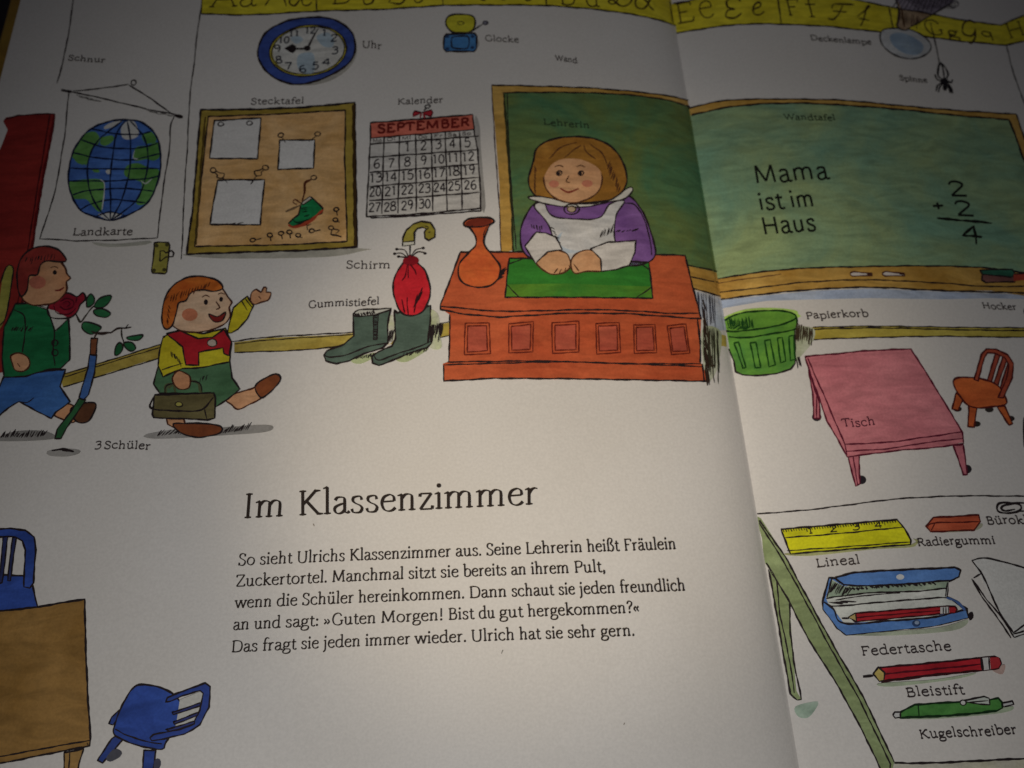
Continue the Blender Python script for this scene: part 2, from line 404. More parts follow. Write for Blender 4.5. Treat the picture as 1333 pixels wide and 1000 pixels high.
table = mesh_obj('table_top', tv, [(0, 1, 2, 3), (7, 6, 5, 4), (0, 4, 5, 1), (1, 5, 6, 2), (2, 6, 7, 3), (3, 7, 4, 0)],
                 plain('dark_wood', (46, 34, 36), .35, (30, 22, 26), 9, (1, 14, 1), .2))
table['kind'] = 'structure'
book = bpy.data.objects.new('open_book', None); col.objects.link(book); book.location = (0, (Y_TOP + Y_BOT) / 2, TABLE_Z)
book['label'] = "open children's picture book with classroom pictures and German words, lying on a dark table"
book['category'] = 'book'
def kid(o):
    o.parent = book; o.matrix_parent_inverse = Matrix.Translation(-Vector(book.location)); return o
PAPER_M = paper()
ys = np.linspace(Y_BOT, Y_TOP, 30)
for side in 'LR':
    xs = BX[BX <= 0] if side == 'L' else BX[BX >= 0]
    V, Fc = [], []
    for y in ys:
        for x in xs: V.append((x, y, float(prof(x))))
    n = len(xs)
    for j in range(len(ys) - 1):
        for i in range(n - 1): Fc.append((j*n+i, j*n+i+1, (j+1)*n+i+1, (j+1)*n+i))
    PAGES[side] = kid(mesh_obj('page', V, Fc, PAPER_M, smooth=True))
    PAGES[side]['label'] = 'left page with the printed title and story text' if side == 'L' else 'right page with the printed chalkboard and pencils'
    # the block of sheets under the page, its fore edge slanting outward
    sgn = -1 if side == 'L' else 1
    V, Fc = [], []; xe = [x for x in xs[::3]] ; 
    if xs[-1] not in xe: xe.append(xs[-1])
    m = len(xe)
    for j, y in enumerate((Y_BOT + .0002, Y_TOP - .0002)):
        for x in xe: V.append((x * (1 - .0004), y, float(prof(x)) - .00035))
        for x in xe: V.append((x * 1.042, y, COVER_Z + .0002))
    for i in range(m - 1):
        Fc += [(i, i+1, 2*m+i+1, 2*m+i), (m+i, 3*m+i, 3*m+i+1, m+i+1), (i, m+i, m+i+1, i+1), (2*m+i, 2*m+i+1, 3*m+i+1, 3*m+i)]
    Fc += [(0, 2*m, 3*m, m), (m-1, 2*m-1, 4*m-1, 3*m-1)]
    kid(mesh_obj('page_block', V, Fc, plain('sheet_edges', (205, 190, 150), .8, (150, 130, 95), 30, (1, 1, 160), .3)))
_cx = onplane(5, 30, COVER_Z)[0]
def board(x0, x1, y0, y1, z0, z1, name, c, c2):
    o = mesh_obj(name, [], [], plain(name, c, .45, c2, 30)); bm = bmesh.new()
    bmesh.ops.create_cube(bm, size=1)
    for v in bm.verts: v.co = ((x0 + x1) / 2 + v.co.x * (x1 - x0), (y0 + y1) / 2 + v.co.y * (y1 - y0), (z0 + z1) / 2 + v.co.z * (z1 - z0))
    bmesh.ops.bevel(bm, geom=bm.edges[:], offset=.0008, segments=2, affect='EDGES', profile=.5)
    bm.to_mesh(o.data); bm.free(); return kid(o)
board(_cx, -.012, Y_BOT - .005, Y_TOP + .005, TABLE_Z + .0002, COVER_Z, 'cover_board', (176, 142, 58), (150, 112, 44))
board(.012, -_cx, Y_BOT - .005, Y_TOP + .005, TABLE_Z + .0002, COVER_Z, 'cover_board', (176, 142, 58), (150, 112, 44))
board(-.0117, .0117, Y_BOT - .005, Y_TOP + .005, TABLE_Z + .0002, TABLE_Z + .0022, 'spine', (176, 142, 58), (150, 112, 44))
for o in list(col.objects):
    if o.name.startswith('page') and o.type == 'MESH': pass

# ---------------------------------------------------------------- left page
Z1 = (0, 0, 5); Z2 = (240, 0, 5); Z3 = (460, 0, 5); Z4 = (640, 0, 5); Z5 = (840, 0, 5); Z6 = (1073, 0, 5); Z7 = (0, 180, 5); Z8 = (220, 120, 4.5455)
B1 = (450, 110, 5); B2 = (640, 130, 3.7037); B3 = (900, 130, 3.0785); B4 = (0, 300, 3.3333); B5 = (130, 320, 3.3333); B6 = (390, 270, 4.1667)
B7 = (560, 300, 3.3333); B8 = (880, 380, 5.5555); K1 = (1030, 380, 3.571); K2 = (970, 630, 3.672); K3 = (970, 800, 3.672); K4 = (0, 670, 3.03)
BLK = (66, 54, 54)
def word(side, t, x0, y0, x1, y1, hx, th=1.15, label=None, lean=None, wob=.5, serif=7, c=BLK, level=4, tin=None):
    a = Art('printed_word', side, label or 'hand-lettered word ' + t, level=level)
    write(a, t, (x0, y0), (x1, y1), hx, th, tin or th * .9, c, serif=serif, wob=wob, slab=True, lean=lean); a.build()
WASH = (214, 210, 204)
SHAD = (176, 172, 168)
OLIVE, OLIVE2 = (203, 182, 92), (176, 152, 66)
EDGE, EDGE2 = (214, 172, 92), (186, 140, 62)
YEL, YEL2 = (244, 230, 66), (226, 208, 48)

a = Art('printed_alphabet_strip', 'L', 'yellow alphabet strip above the clock')
bot = pts('262,18 300,19.5 340,19 412,14.8 500,12.2 577,7.4 640,6.8 711,7.6 780,13 840,22 880,33.5 892,38')
a.fill(bot + [(892, -20), (840, -34), (711, -46), (577, -44), (412, -38), (265, -32)], YEL, c2=YEL2, scale=40)
a.line(bot, 1.8); a.line('262,18 265,-32', 1.6); a.line('412,15 411,-36', 1.6); a.line('577,7.4 576,-40', 1.5); a.line('711,7.6 709,-44', 1.5); a.line('872,0 876,31', 1.5, smooth=False)
SC = (70, 52, 30)
write(a, 'Aa', (272, 10), (334, 8), 20, 1.9, 1.8, SC, slab=True, wob=.3)
a.line('345,8 352,-2 366,-22 372,-24 370,-4 373,8', 1.9, SC); a.line('354,-5 371,-6', 1.7, SC); a.line('392,-4 381,-6 377,4 384,8 392,-2 394,6 401,7 406,3', 1.9, SC)
write(a, 'B', (428, 7), (460, 5), 24, 1.9, 1.8, SC, slab=True, wob=.3); a.line('474,-22 474,4 484,4 487,-4 482,-8 475,-6', 1.9, SC)
a.line('506,4 516,-16 520,-24', 1.9, SC); a.line('508,4 522,5 528,-5 519,-12', 1.9, SC); a.line('541,-20 540,2 549,2 552,-8', 1.9, SC)
a.line('604,-6 596,-2 588,-12', 1.9, SC); a.line('636,-4 628,1 620,-8', 1.9, SC); a.line('664,-6 654,0 646,-10', 1.9, SC); a.line('694,-3 686,1 681,-8', 1.9, SC)
write(a, 'D', (728, 6), (752, 8), 22, 1.9, 1.8, SC, slab=True, wob=.3); write(a, 'd', (762, 8), (782, 10), 17, 1.9, 1.8, SC, slab=True)
a.line('806,-18 803,2 796,6 792,2 798,0 808,8 818,6 823,-4 818,-18 806,-22 798,-16', 2.0, SC)
a.line('850,-24 846,0 838,11 829,10 827,2 833,-3 842,2 847,10 851,14', 2.0, SC)
a.build()

a = Art('printed_wall_corner', 'L', 'thin black line of the wall corner'); a.line('264,0 258,34 253,80 247,130 244,190 240,250 238,300 236,338', 1.4); a.build()
a = Art('printed_string', 'L', 'loose string hanging at the upper left'); a.line('97,-14 95,4 89,45 82,80 74,109', 1.5); a.build()

# wall clock
a = Art('printed_clock', 'L', 'blue rimmed wall clock at nine', Z2, 1)
a.ell(818, 345, 308, 212, (190, 186, 178), -8)
BL, BL2 = (72, 96, 176), (56, 76, 150)
a.fill('480,370 490,290 540,205 640,150 760,120 900,116 1010,145 1090,215 1112,300 1100,370 1040,440 920,505 800,545 700,548 590,510 520,450', BL, smooth=True, c2=BL2, scale=90)
a.line('480,370 490,290 540,205 640,150 760,120 900,116 1010,145 1090,215 1112,300 1100,370 1040,440 920,505 800,545 700,548 590,510 520,450', 2.2, closed=True)
a.ell(805, 332, 250, 163, (214, 200, 84), -7, c2=(196, 180, 66)); a.oell(805, 332, 252, 165, 1.5, -7)
a.ell(808, 330, 234, 150, (222, 220, 214), -7, c2=(212, 212, 210)); a.oell(806, 331, 238, 153, 1.3, -7)
BW, BW2 = (168, 190, 206), (190, 204, 214)
a.fill('745,360 830,345 850,400 840,475 770,478 735,430', BW, smooth=True, c2=BW2)
a.fill('860,240 940,215 975,270 960,310 900,300', BW, smooth=True, c2=BW2)
a.fill('690,250 740,235 775,260 730,290', BW, smooth=True, c2=BW2)
for t, x, y, w_, h in (('12', 782, 222, 72, 40), ('1', 890, 238, 40, 42), ('2', 945, 275, 50, 46), ('3', 952, 355, 50, 46), ('4', 890, 430, 64, 46), ('5', 825, 455, 50, 46), ('6', 745, 475, 52, 46),
                      ('7', 655, 455, 56, 44), ('8', 595, 415, 46, 44), ('9', 582, 343, 56, 44), ('10', 610, 285, 76, 40), ('11', 675, 243, 76, 38)):
    q = a.T([(x, y), (x + w_, y - 3)]); write(a, t, q[0], q[1], h / 5 * .7, 1.7, 1.2, (40, 44, 60), slab=True, wob=.2, lean=-.15 if t in '7 8 9 6'.split() else .1)
a.fill('650,318 705,290 728,305 725,335 708,350 690,345', INK); a.line('720,320 800,322', 2.6, smooth=False)
a.ell(800, 318, 22, 17, INK); a.line('804,312 842,240 872,190', 2.0, smooth=False)
a.build()

a = Art('printed_bell', 'L', 'yellow and blue electric bell', Z3, 1)
a.ell(708, 285, 112, 62, (196, 193, 190))
a.shape('590,245 605,225 790,220 805,240 800,320 785,336 605,338 588,318', (80, 138, 196), 2, c2=(62, 116, 176))
a.line('640,255 660,240 740,240 752,262 748,305 730,318 655,315 640,300', 1.5, closed=True)
for x, y in ((612, 320), (775, 312), (776, 240), (612, 240)): a.ell(x, y, 13, 10, (48, 76, 120))
a.shape('605,165 612,115 660,98 750,100 788,120 792,170 765,208 700,216 640,208', (224, 218, 66), 1.8, smooth=True, c2=(204, 196, 48))
a.oell(700, 154, 20, 12, 1); a.line('760,212 840,162', 1.5); a.ell(860, 152, 20, 15, (70, 66, 80)); a.ell(858, 152, 9, 7, (150, 146, 160)); a.build()

# pinboard
a = Art('printed_pinboard', 'L', 'tan pinboard in an olive frame with pinned sheets and a green shoe', Z8, 1)
a.fill('130,955 1120,925 1128,945 900,978 300,985', (196, 192, 180), smooth=True)
a.fill('188,107 500,104 800,92 1098,64 1104,400 1113,918 800,938 400,950 104,960 140,700 165,400', (184, 160, 74), c2=(158, 132, 52), scale=60)
a.line('188,107 500,104 800,92 1098,64 1104,400 1113,918 800,938 400,950 104,960 140,700 165,400', 2.4, closed=True, smooth=False)
a.line('1092,75 1096,400 1102,910', 3.6, (70, 50, 24))
a.fill('233,146 1045,108 1040,400 1055,885 700,905 152,915 185,600 205,400', (238, 194, 138), c2=(216, 168, 106), scale=70)
a.line('233,146 650,132 1045,108 1040,400 1055,885 700,905 152,915 185,600 205,400', 1.8, closed=True, smooth=False); a.line('216,150 186,500 160,905', 2.4, (92, 72, 30))
WP = (229, 227, 226)
for q in ('270,170 545,155 525,396 240,394', '655,287 863,284 857,452 646,460', '288,522 566,520 540,788 243,784'): a.shape(q, WP, 1.9)
a.hatch('250,790 420,782', 12, 30, -6, 1.3)
for x, y in ((307, 192), (477, 185), (662, 258), (880, 250), (857, 508)): a.oell(x, y, 17, 12, 1.4, -10)
a.line('668,270 690,300', 1.2); a.line('872,262 830,295', 1.2)
for sx, o in ((1, (262, 465)), (-1, (572, 450))):
    x, y = o; a.oell(x, y, 17, 14, 1.5)
    a.line([(x + sx * 8, y + 14), (x + sx * 25, y + 28), (x + sx * 22, y + 42), (x + sx * 55, y + 48), (x + sx * 66, y + 20), (x + sx * 40, y + 16), (x + sx * 14, y + 4)], 1.4)
    a.line([(x + sx * 52, y + 40), (x + sx * 86, y + 76)] if sx > 0 else [(x - 50, y + 45), (x - 88, y + 98)], 1.5)
a.line('845,520 806,538 802,590 790,650', 2.6, (100, 52, 30))
GS = (38, 150, 92)
a.shape('782,665 845,622 912,690 905,720 730,802 708,780 735,752 765,730', GS, 1.7, c2=(24, 118, 66), scale=110)
a.line('708,785 735,803 820,775 912,700', 3.4, (190, 78, 50)); a.line('730,752 760,775 840,750', 1.6, (20, 60, 36))
a.shape('782,660 835,620 850,632 795,668', (216, 206, 190), 1.2); a.hatch('780,690 800,740', 6, 34, -6, 1.4, (24, 54, 36))
a.line('785,670 740,690 690,712', 2.2, (130, 104, 76)); a.line('780,660 745,638 735,655 760,668', 1.6, (110, 60, 40))
for x, y, k in ((497, 878, 1), (597, 850, 0), (664, 838, 0), (713, 832, 0), (765, 850, 2), (845, 825, 1), (990, 698, 0), (985, 760, 2)):
    a.oell(x, y, 15, 11, 1.5)
    a.line([(x + 14, y), (x + 52, y - 8)] if k == 1 else [(x + 2, y + 10), (x + 8, y + 36)] if k == 0 else [(x + 12, y - 10), (x + 16, y + 12), (x + 26, y + 12)], 1.5)
a.line('815,782 822,820', 1.3); a.line('818,795 845,782', 1.2)
a.oell(960, 806, 15, 11, 1.5); a.line('968,818 958,846 985,850 1022,860', 1.6); a.line('972,812 1008,822 988,838', 1.4); a.build()

# calendar
a = Art('printed_calendar', 'L', 'September calendar sheet with a red heading and bow', B1, 1)
a.fill('840,215 870,260 880,420 895,600 910,800 885,815 860,500', (192, 188, 184), smooth=True)
a.shape('155,862 170,872 880,826 878,700', WP, 1.4); a.line('165,868 400,862 878,822', 1.4)
a.shape('162,252 827,198 840,335 858,425 865,520 872,610 876,705 878,808 620,832 400,850 135,862 150,575 160,390', (220, 216, 210), 1.8, c2=(214, 210, 206))
a.fill('162,252 500,228 827,198 838,295 500,325 163,352', (226, 124, 104), c2=(204, 100, 82), scale=60)
a.line('162,252 500,228 827,198 838,295 500,325 163,352', 1.5, closed=True, smooth=False)
q = a.T([(205, 318), (812, 272)]); write(a, 'SEPTEMBER', q[0], q[1], 7.2, 2.9, 2.7, (120, 34, 30), serif=0, wob=.3, slab=True)
vx_t = [250, 350, 458, 560, 652, 745]; vx_b = [232, 334, 460, 568, 662, 762]
cxs = [[160, 250, 350, 455, 557, 648, 742, 842], [150, 244, 348, 458, 563, 655, 752, 862], [140, 236, 340, 460, 568, 660, 758, 874]]
rows = [(392, 338), (478, 428), (576, 520), (668, 608), (760, 706), (862, 808)]
for l, r in rows[:-1]: a.line([(155, l), (500, (l * .52 + r * .48)), (868, r)], 1.7)
for i in range(1, 7): a.line([(cxs[0][i], 345 - i * 7), (cxs[1][i], 560), (cxs[2][i], 852 - i * 6)], 1.7)
for i, t in enumerate(('Mo', 'Di', 'Mi', 'Do', 'Fr', 'Sa', 'So')):
    x = cxs[0][i] + 14; y = 378 - 7.2 * i; q = a.T([(x, y), (x + 62, y - 4)]); write(a, t, q[0], q[1], 2.6, .9, .85, BLK, serif=0, slab=True)
dn = 1
for r in range(5):
    for cidx in range(7):
        if r == 0 and cidx < 2: continue
        if dn > 30: break
        f = r / 4; lx = cxs[0][cidx] * (1 - f) + cxs[2][cidx] * f; rx = cxs[0][cidx + 1] * (1 - f) + cxs[2][cidx + 1] * f
        g = (cidx + .5) / 7; yb = rows[r + 1][0] * (1 - g) + rows[r + 1][1] * g
        t = str(dn); m_ = (lx + rx) / 2; hw = 23 if dn < 10 else 42
        q = a.T([(m_ - hw, yb - 19), (m_ + hw, yb - 25)]); write(a, t, q[0], q[1], 8.0, 1.6, 1.4, (52, 44, 48), serif=5, slab=True, wob=.5); dn += 1
a.shape('450,180 495,190 440,215 440,195', (196, 48, 60), 1.3, lc=(90, 20, 30)); a.shape('500,190 560,172 568,190 555,215 505,198', (196, 48, 60), 1.3, lc=(90, 20, 30))
a.line('492,195 485,225', 2.4, (170, 36, 50)); a.line('505,195 515,225', 2.4, (170, 36, 50)); a.line('510,178 525,160', 1.3); a.oell(534, 150, 16, 11, 1.4); a.build()

# map on the wall
a = Art('printed_map', 'L', 'world map sheet hanging from a string', level=1)
a.line('90,118 84,180 72,250 52,311 100,314 150,313 205,310', 1.4, smooth=False); a.line('205,310 212,250 221,190 222,165 227,151', 1.5)
a.line('80,117 90,119 140,130 190,142 236,151', 1.5); a.line('95,119 135,115 168,110', 1.4); a.line('168,111 195,128 226,150', 1.6); a.oell(174, 108, 3.2, 3.2, 1.3)
a.line('80,117.5 93,120', 3.4); a.line('227,150 238,153', 3.6); a.hatch('100,125 126,132', 12, 5, 1, 1.2, (120, 116, 114)); a.hatch('190,145 222,151', 10, 6, 1, 1.1, (130, 126, 124))
a.fill('120,316 150,318 195,314 190,319 140,322', (200, 198, 186), smooth=True)
a.v = Z7
OC, OC2 = (86, 128, 206), (66, 104, 182); LG, LG2 = (112, 168, 92), (88, 142, 70)
out = '740,-112 840,-114 920,-100 990,-50 1030,20 1048,130 1045,210 1020,310 980,400 920,460 820,510 720,538 620,515 530,475 480,400 450,310 448,230 470,120 500,50 560,-30 640,-80'
a.fill(out, OC, smooth=True, c2=OC2, scale=80)
for q in ('500,40 560,-28 620,-40 650,0 640,40 600,70 580,120 560,180 530,130 490,140 470,115', '480,120 540,130 550,175 500,160', '660,0 735,-15 738,20 690,52 655,40', '455,285 560,270 650,270 680,300 680,380 665,470 640,480 600,440 560,400 480,395 455,330',
          '890,60 960,50 1030,30 1042,120 1000,150 960,140 880,150 870,110', '830,180 900,165 960,190 1040,215 1020,300 1000,360 960,420 915,440 885,420 915,350 920,290 850,270 808,235', '925,-20 985,-40 1020,20 960,40 935,20', '600,200 640,205 650,225 615,225'):
    a.fill(q, LG, smooth=True, c2=LG2, scale=90)
for q in ('790,-60 830,-108 880,-100 905,-20 850,12 800,0', '730,-100 800,-110 760,-80 690,-55 680,-70', '690,215 722,205 718,235 700,235', '640,500 720,490 800,500 720,535'): a.fill(q, (216, 216, 214), smooth=True)
GR = (22, 30, 62)
a.line(out, 2, GR, closed=True)
a.line('820,-112 760,-20 735,120 718,300 722,400 722,535', 1.7, GR); a.line('830,-112 850,20 850,180 825,300 790,420 725,535', 1.7, GR)
a.line('800,-110 640,20 575,160 575,280 600,380 650,470 715,535', 1.7, GR); a.line('850,-110 940,0 965,130 955,240 915,360 860,440 730,535', 1.7, GR)
a.line('600,-55 760,-25 900,-20 985,-40', 1.6, GR); a.line('530,15 680,62 850,72 1000,48 1032,30', 1.6, GR); a.line('480,100 640,132 850,145 1043,105', 1.6, GR); a.line('452,200 720,205 1048,200', 1.6, GR)
a.line('452,282 720,282 940,268 1040,250', 1.6, GR); a.line('475,372 600,342 830,332 1005,350', 1.6, GR); a.line('525,470 600,430 720,405 830,410 950,425', 1.6, GR); a.line('620,515 720,485 820,508', 1.4, GR)
a.line('655,270 682,300 680,380 665,470', 1.2, (210, 214, 216)); a.line('880,85 870,130 900,140', 1.2, (210, 214, 216)); a.line('920,280 950,300 990,270', 1.3, (196, 206, 200))
a.build()

a = Art('printed_latch', 'L', 'small olive door latch plate', Z7, 1)
a.shape('1005,682 1030,678 1100,680 1106,700 1085,870 1075,884 995,880 988,865 1000,760', (176, 168, 82), 1.7, c2=(150, 142, 60))
for x, y in ((1020, 700), (1088, 695), (1003, 862), (1070, 858)): a.ell(x, y, 13, 12, (84, 78, 40))
a.line('1040,800 1045,735 1070,735 1080,750 1120,735 1132,750 1125,772 1080,775 1060,790 1045,802', 1.6, closed=True, smooth=False); a.build()

# red door edge at the far left
a = Art('printed_door', 'L', 'red door with a green and yellow blot at its edge', Z1, 0)
RD, RD2 = (158, 48, 42), (136, 38, 34)
a.fill('20,790 40,765 120,752 240,745 357,742 345,850 320,960 260,1300 210,1650 160,1950 100,2250 40,2420 -60,2440 -60,1100 10,950 45,860 50,845', RD, c2=RD2, scale=24)
a.line('30,780 120,752 240,745 357,742 345,850 320,960 260,1300 215,1600 155,1900 125,2050', 1.6, (70, 20, 26), smooth=False); a.line('325,742 300,900 240,1250 185,1600 110,2000 50,2300 20,2440', 1.6, (80, 16, 22)); a.line('355,745 330,900 255,1300 205,1640', 3, (110, 20, 24))
a.fill('0,1930 30,1760 75,1730 90,1770 70,1880 40,2060 -20,2150', (186, 178, 90), smooth=True, c2=(160, 158, 70)); a.line('0,1850 40,1740 75,1730 88,1770 70,1880 40,2060 0,2120', 1.6)
a.build()

# skirting board
a = Art('printed_skirting', 'L', 'slanting olive skirting board between the two children')
a.fill('78,488 150,466 210,449 212,457 222,461 150,483 82,504', OLIVE, c2=OLIVE2, scale=80); a.line('82,488 150,467 210,448', 1.4); a.line('84,491 150,470 210,452', 1.2); a.line('82,504 150,484 222,462', 1.5); a.build()
a = Art('printed_skirting', 'L', 'olive skirting board behind the rubber boots'); a.fill('305,446 350,440 440,436 500,429 560,424 586,420 590,436 540,446 460,452 390,456 305,459', OLIVE, c2=OLIVE2, scale=80)
a.line('302,445 350,439 440,434 480,431', 1.5); a.line('305,448 350,443 440,437 480,434', 1.2); a.line('305,459 390,456 450,450', 1.5)
a.line('545,425 586,419', 1.3); a.line('545,446 586,437', 1.4)
a.build(); a = Art('printed_skirting', 'L', 'short piece of skirting board between desk and fold'); a.fill('922,433 945,437 946,452 920,446', OLIVE, c2=OLIVE2); a.build()

# plain generic children where the storybook characters stand in the picture
SK, SK2 = (226, 172, 130), (212, 150, 108); SL = (86, 46, 32)
a = Art('printed_child', 'L', 'child in green jacket and blue shorts walking beside the red door', B4, 2)
a.fill('-20,905 60,875 170,870 230,885 235,905 120,915 -20,915', SHAD, smooth=True); a.hatch('0,900 190,895', 26, 14, -24, 1.8)
a.shape('235,795 290,755 330,770 345,800 320,835 270,820', SK, 1.7, smooth=True, c2=SK2, lc=SL); a.shape('310,775 370,750 415,752 412,785 385,830 340,834 318,812', (118, 76, 50), 1.8, smooth=True, c2=(96, 60, 40))
a.shape('20,632 -10,700 -20,820 40,770 85,745 150,780 225,818 245,790 305,745 262,680 285,605', (74, 122, 190), 1.8, smooth=False, c2=(58, 102, 170), scale=60); a.line('85,745 120,748 150,728', 1.5)
a.shape('70,320 130,318 210,345 298,382 305,470 303,565 265,600 215,605 110,635 20,640 10,560 20,420', (40, 128, 78), 1.8, smooth=False, c2=(28, 102, 60), scale=50)
a.line('60,345 105,370 110,440 100,530', 1.6); a.line('210,345 238,440 232,520 240,590', 1.6); a.oell(240, 490, 13, 13, 1.4); a.oell(240, 532, 13, 13, 1.4); a.hatch('50,440 140,440', 12, 10, -18, 1.4)
a.fill('150,328 210,340 245,440 298,382 240,350', (216, 212, 204)); a.line('210,345 240,440 298,385', 1.5, smooth=False)
a.shape('50,545 85,535 125,555 130,590 105,612 70,610 55,580', SK, 1.6, smooth=True, c2=SK2, lc=SL); a.line('78,580 90,595', 1.3, SL)
a.shape('92,205 110,150 170,115 240,120 282,160 292,190 308,212 290,225 290,262 262,300 220,322 140,325 95,290', SK, 1.8, smooth=True, c2=SK2, lc=SL, scale=60)
a.ell(165, 228, 36, 28, (222, 132, 106)); a.ell(240, 185, 9, 10, INK); a.line('222,166 240,160 256,166', 1.5, SL); a.line('240,262 262,262 280,250', 1.8, (130, 40, 36))
a.shape('80,250 78,170 110,105 180,72 250,85 290,130 270,140 215,135 180,150 165,195 130,200 120,260 95,290', (168, 66, 56), 1.8, smooth=True, c2=(142, 48, 44), scale=90); a.hatch('120,120 240,105', 10, -8, 24, 1.3)
a.build()
a = Art('printed_child', 'L', 'child with orange hair, yellow shirt, red vest and green shorts waving', B5, 2)
a.fill('200,820 320,800 520,790 720,778 752,795 700,812 520,825 300,838 205,835', SHAD, smooth=True); a.hatch('250,825 400,815', 16, 22, -20, 1.8); a.hatch('535,815 640,800', 14, 18, -26, 1.8)
YS, YS2 = (226, 214, 52), (206, 188, 40)
a.shape('290,745 360,740 375,785 340,800 295,775', SK, 1.6, c2=SK2, lc=SL); a.shape('320,775 375,772 470,775 525,785 530,808 490,825 420,832 350,812', (150, 84, 48), 1.8, smooth=True, c2=(120, 64, 38))
a.shape('545,665 600,640 665,620 700,600 715,650 650,690 600,712 570,690', SK, 1.7, smooth=True, c2=SK2, lc=SL); a.shape('675,612 720,575 765,558 785,572 775,600 735,640 700,660', (150, 84, 48), 1.8, smooth=True, c2=(120, 64, 38))
a.shape('255,520 330,530 440,520 565,500 575,575 608,625 560,665 505,700 480,640 400,645 260,640 235,600', (92, 132, 96), 1.8, c2=(74, 112, 78), smooth=False, scale=60); a.hatch('440,575 470,560', 5, -6, 20, 1.3)
a.shape('555,380 580,270 640,222 668,262 640,320 600,365 572,380', YS, 1.8, smooth=False, c2=YS2); a.line('615,240 640,282', 1.4); a.line('632,232 660,270', 1.4)
a.shape('655,240 660,208 680,192 700,205 712,182 724,186 722,204 742,206 740,222 730,240 700,248 672,256', SK, 1.6, smooth=True, c2=SK2, lc=SL); a.line('690,222 700,232', 1.2, SL)
a.shape('275,400 340,370 450,385 545,360 572,430 565,505 450,530 360,535 275,570 255,520 262,450', YS, 1.8, smooth=False, c2=YS2, scale=60); a.line('270,540 362,512', 1.4); a.hatch('310,460 350,500', 10, 4, 20, 1.4)
a.shape('290,385 350,372 430,405 490,400 540,365 572,420 562,480 540,470 535,445 430,465 430,520 375,520 360,440', (200, 44, 52), 1.8, smooth=False, c2=(176, 32, 44), scale=60)
a.ell(489, 424, 20, 16, (226, 206, 190)); a.oell(489, 424, 20, 16, 1.2)
a.shape('318,572 345,545 392,570 388,618 350,625 325,605', SK, 1.6, smooth=True, c2=SK2, lc=SL)
a.shape('300,320 310,240 350,190 430,165 520,180 560,230 575,252 562,270 565,310 530,350 450,375 350,370', (234, 200, 168), 1.7, smooth=True, c2=(226, 182, 146), lc=SL)
a.shape('272,340 275,270 300,200 350,155 420,135 500,150 535,185 500,200 450,195 400,205 375,240 345,250 335,290 318,345 290,365', (216, 120, 48), 1.8, smooth=True, c2=(186, 88, 34), scale=110)
a.hatch('300,220 480,160', 16, -10, 28, 1.5, (96, 44, 24)); a.hatch('290,330 300,260', 6, 8, 18, 1.4, (96, 44, 24))
a.ell(392, 302, 34, 27, (226, 140, 104)); a.ell(462, 248, 9, 12, INK); a.ell(528, 236, 8, 11, INK); a.line('445,226 462,218 478,226', 1.5, SL); a.line('515,214 530,208 544,214', 1.5, SL)
a.line('505,245 522,272 505,280', 1.5, SL); a.shape('475,300 512,312 548,292 535,325 505,335 485,322', (150, 46, 40), 1.5, smooth=True); a.build()
a = Art('printed_walking_stick', 'L', 'thin blue and green walking stick beside the child in the green jacket', B4, 3)
a.shape('395,470 425,470 418,545 392,540', (150, 92, 60), 1.5, c2=(124, 72, 46)); a.shape('390,540 420,545 412,620 385,715 360,742 345,725 365,660 382,600', (84, 124, 190), 1.7, c2=(64, 102, 168))
a.shape('345,730 372,740 325,810 290,860 265,905 240,905 250,865 300,800', (62, 120, 74), 1.7, c2=(46, 96, 58)); a.line('410,470 420,450 440,446 482,447', 2.2, (70, 48, 40)); a.build()
a = Art('printed_briefcase', 'L', 'olive brown briefcase carried by the child in the red vest', B5, 4)
a.line('285,645 290,610 320,605 330,640', 3.6, (98, 104, 70)); a.line('300,620 340,590 400,588 430,600 440,640', 3.2, (98, 104, 70)); a.line('285,645 288,612 322,600 400,590 436,600 446,642', 1.4)
a.shape('232,705 240,650 495,640 502,660 500,750 470,757 235,748 228,735', (122, 112, 74), 2, c2=(98, 88, 56), scale=60)
a.line('240,650 220,705 300,716 400,720 450,708 495,660', 1.9); a.line('455,712 465,755', 1.5); a.ell(344, 690, 15, 10, (190, 182, 96)); a.oell(344, 690, 16, 11, 1.3); a.build()
a = Art('printed_rose', 'L', 'dark red rose on a leafy stem', B4, 4)
a.line('330,365 350,400 372,372 400,340 430,315', 1.8, (60, 50, 40))
a.shape('208,345 220,315 250,300 262,278 300,275 335,290 360,272 374,300 350,325 340,350 310,378 260,385 220,378', (168, 40, 56), 1.8, smooth=True, c2=(136, 24, 44), scale=120)
for q in ('262,310 290,298 320,310 318,335 285,345 262,330', '275,318 295,310 308,322 292,333', '235,330 250,360 300,365 330,340', '250,300 235,325', '335,292 330,315'): a.line(q, 1.4, (84, 14, 30))
LF, LF2 = (52, 122, 76), (34, 96, 56)
for q in ('412,335 430,300 480,285 478,310 450,335', '380,335 378,300 395,278 412,300 405,325', '408,352 440,342 480,362 460,380 420,372', '550,468 590,458 622,458 605,478 570,480', '540,490 575,490 592,515 570,528 545,510', '502,545 503,510 520,490 535,505 525,535', '360,430 365,402 400,405 440,425 400,455'): a.shape(q, LF, 1.4, smooth=True, c2=LF2)
a.line('398,440 440,454 482,447', 1.8, (60, 44, 40)); a.line('480,448 510,430 545,428 572,424', 1.8, (60, 44, 40)); a.line('528,432 530,465 540,490 530,505', 1.5, (60, 50, 40)); a.line('545,428 558,412', 1.4); a.build()
a = Art('printed_ground_shadow', 'L', 'small grey shadow patch above the word Schüler', B4, 1)
a.fill('205,960 260,948 340,952 345,968 290,982 215,978', SHAD, smooth=True); a.line('225,957 280,950 320,960 270,955', 2); a.build()

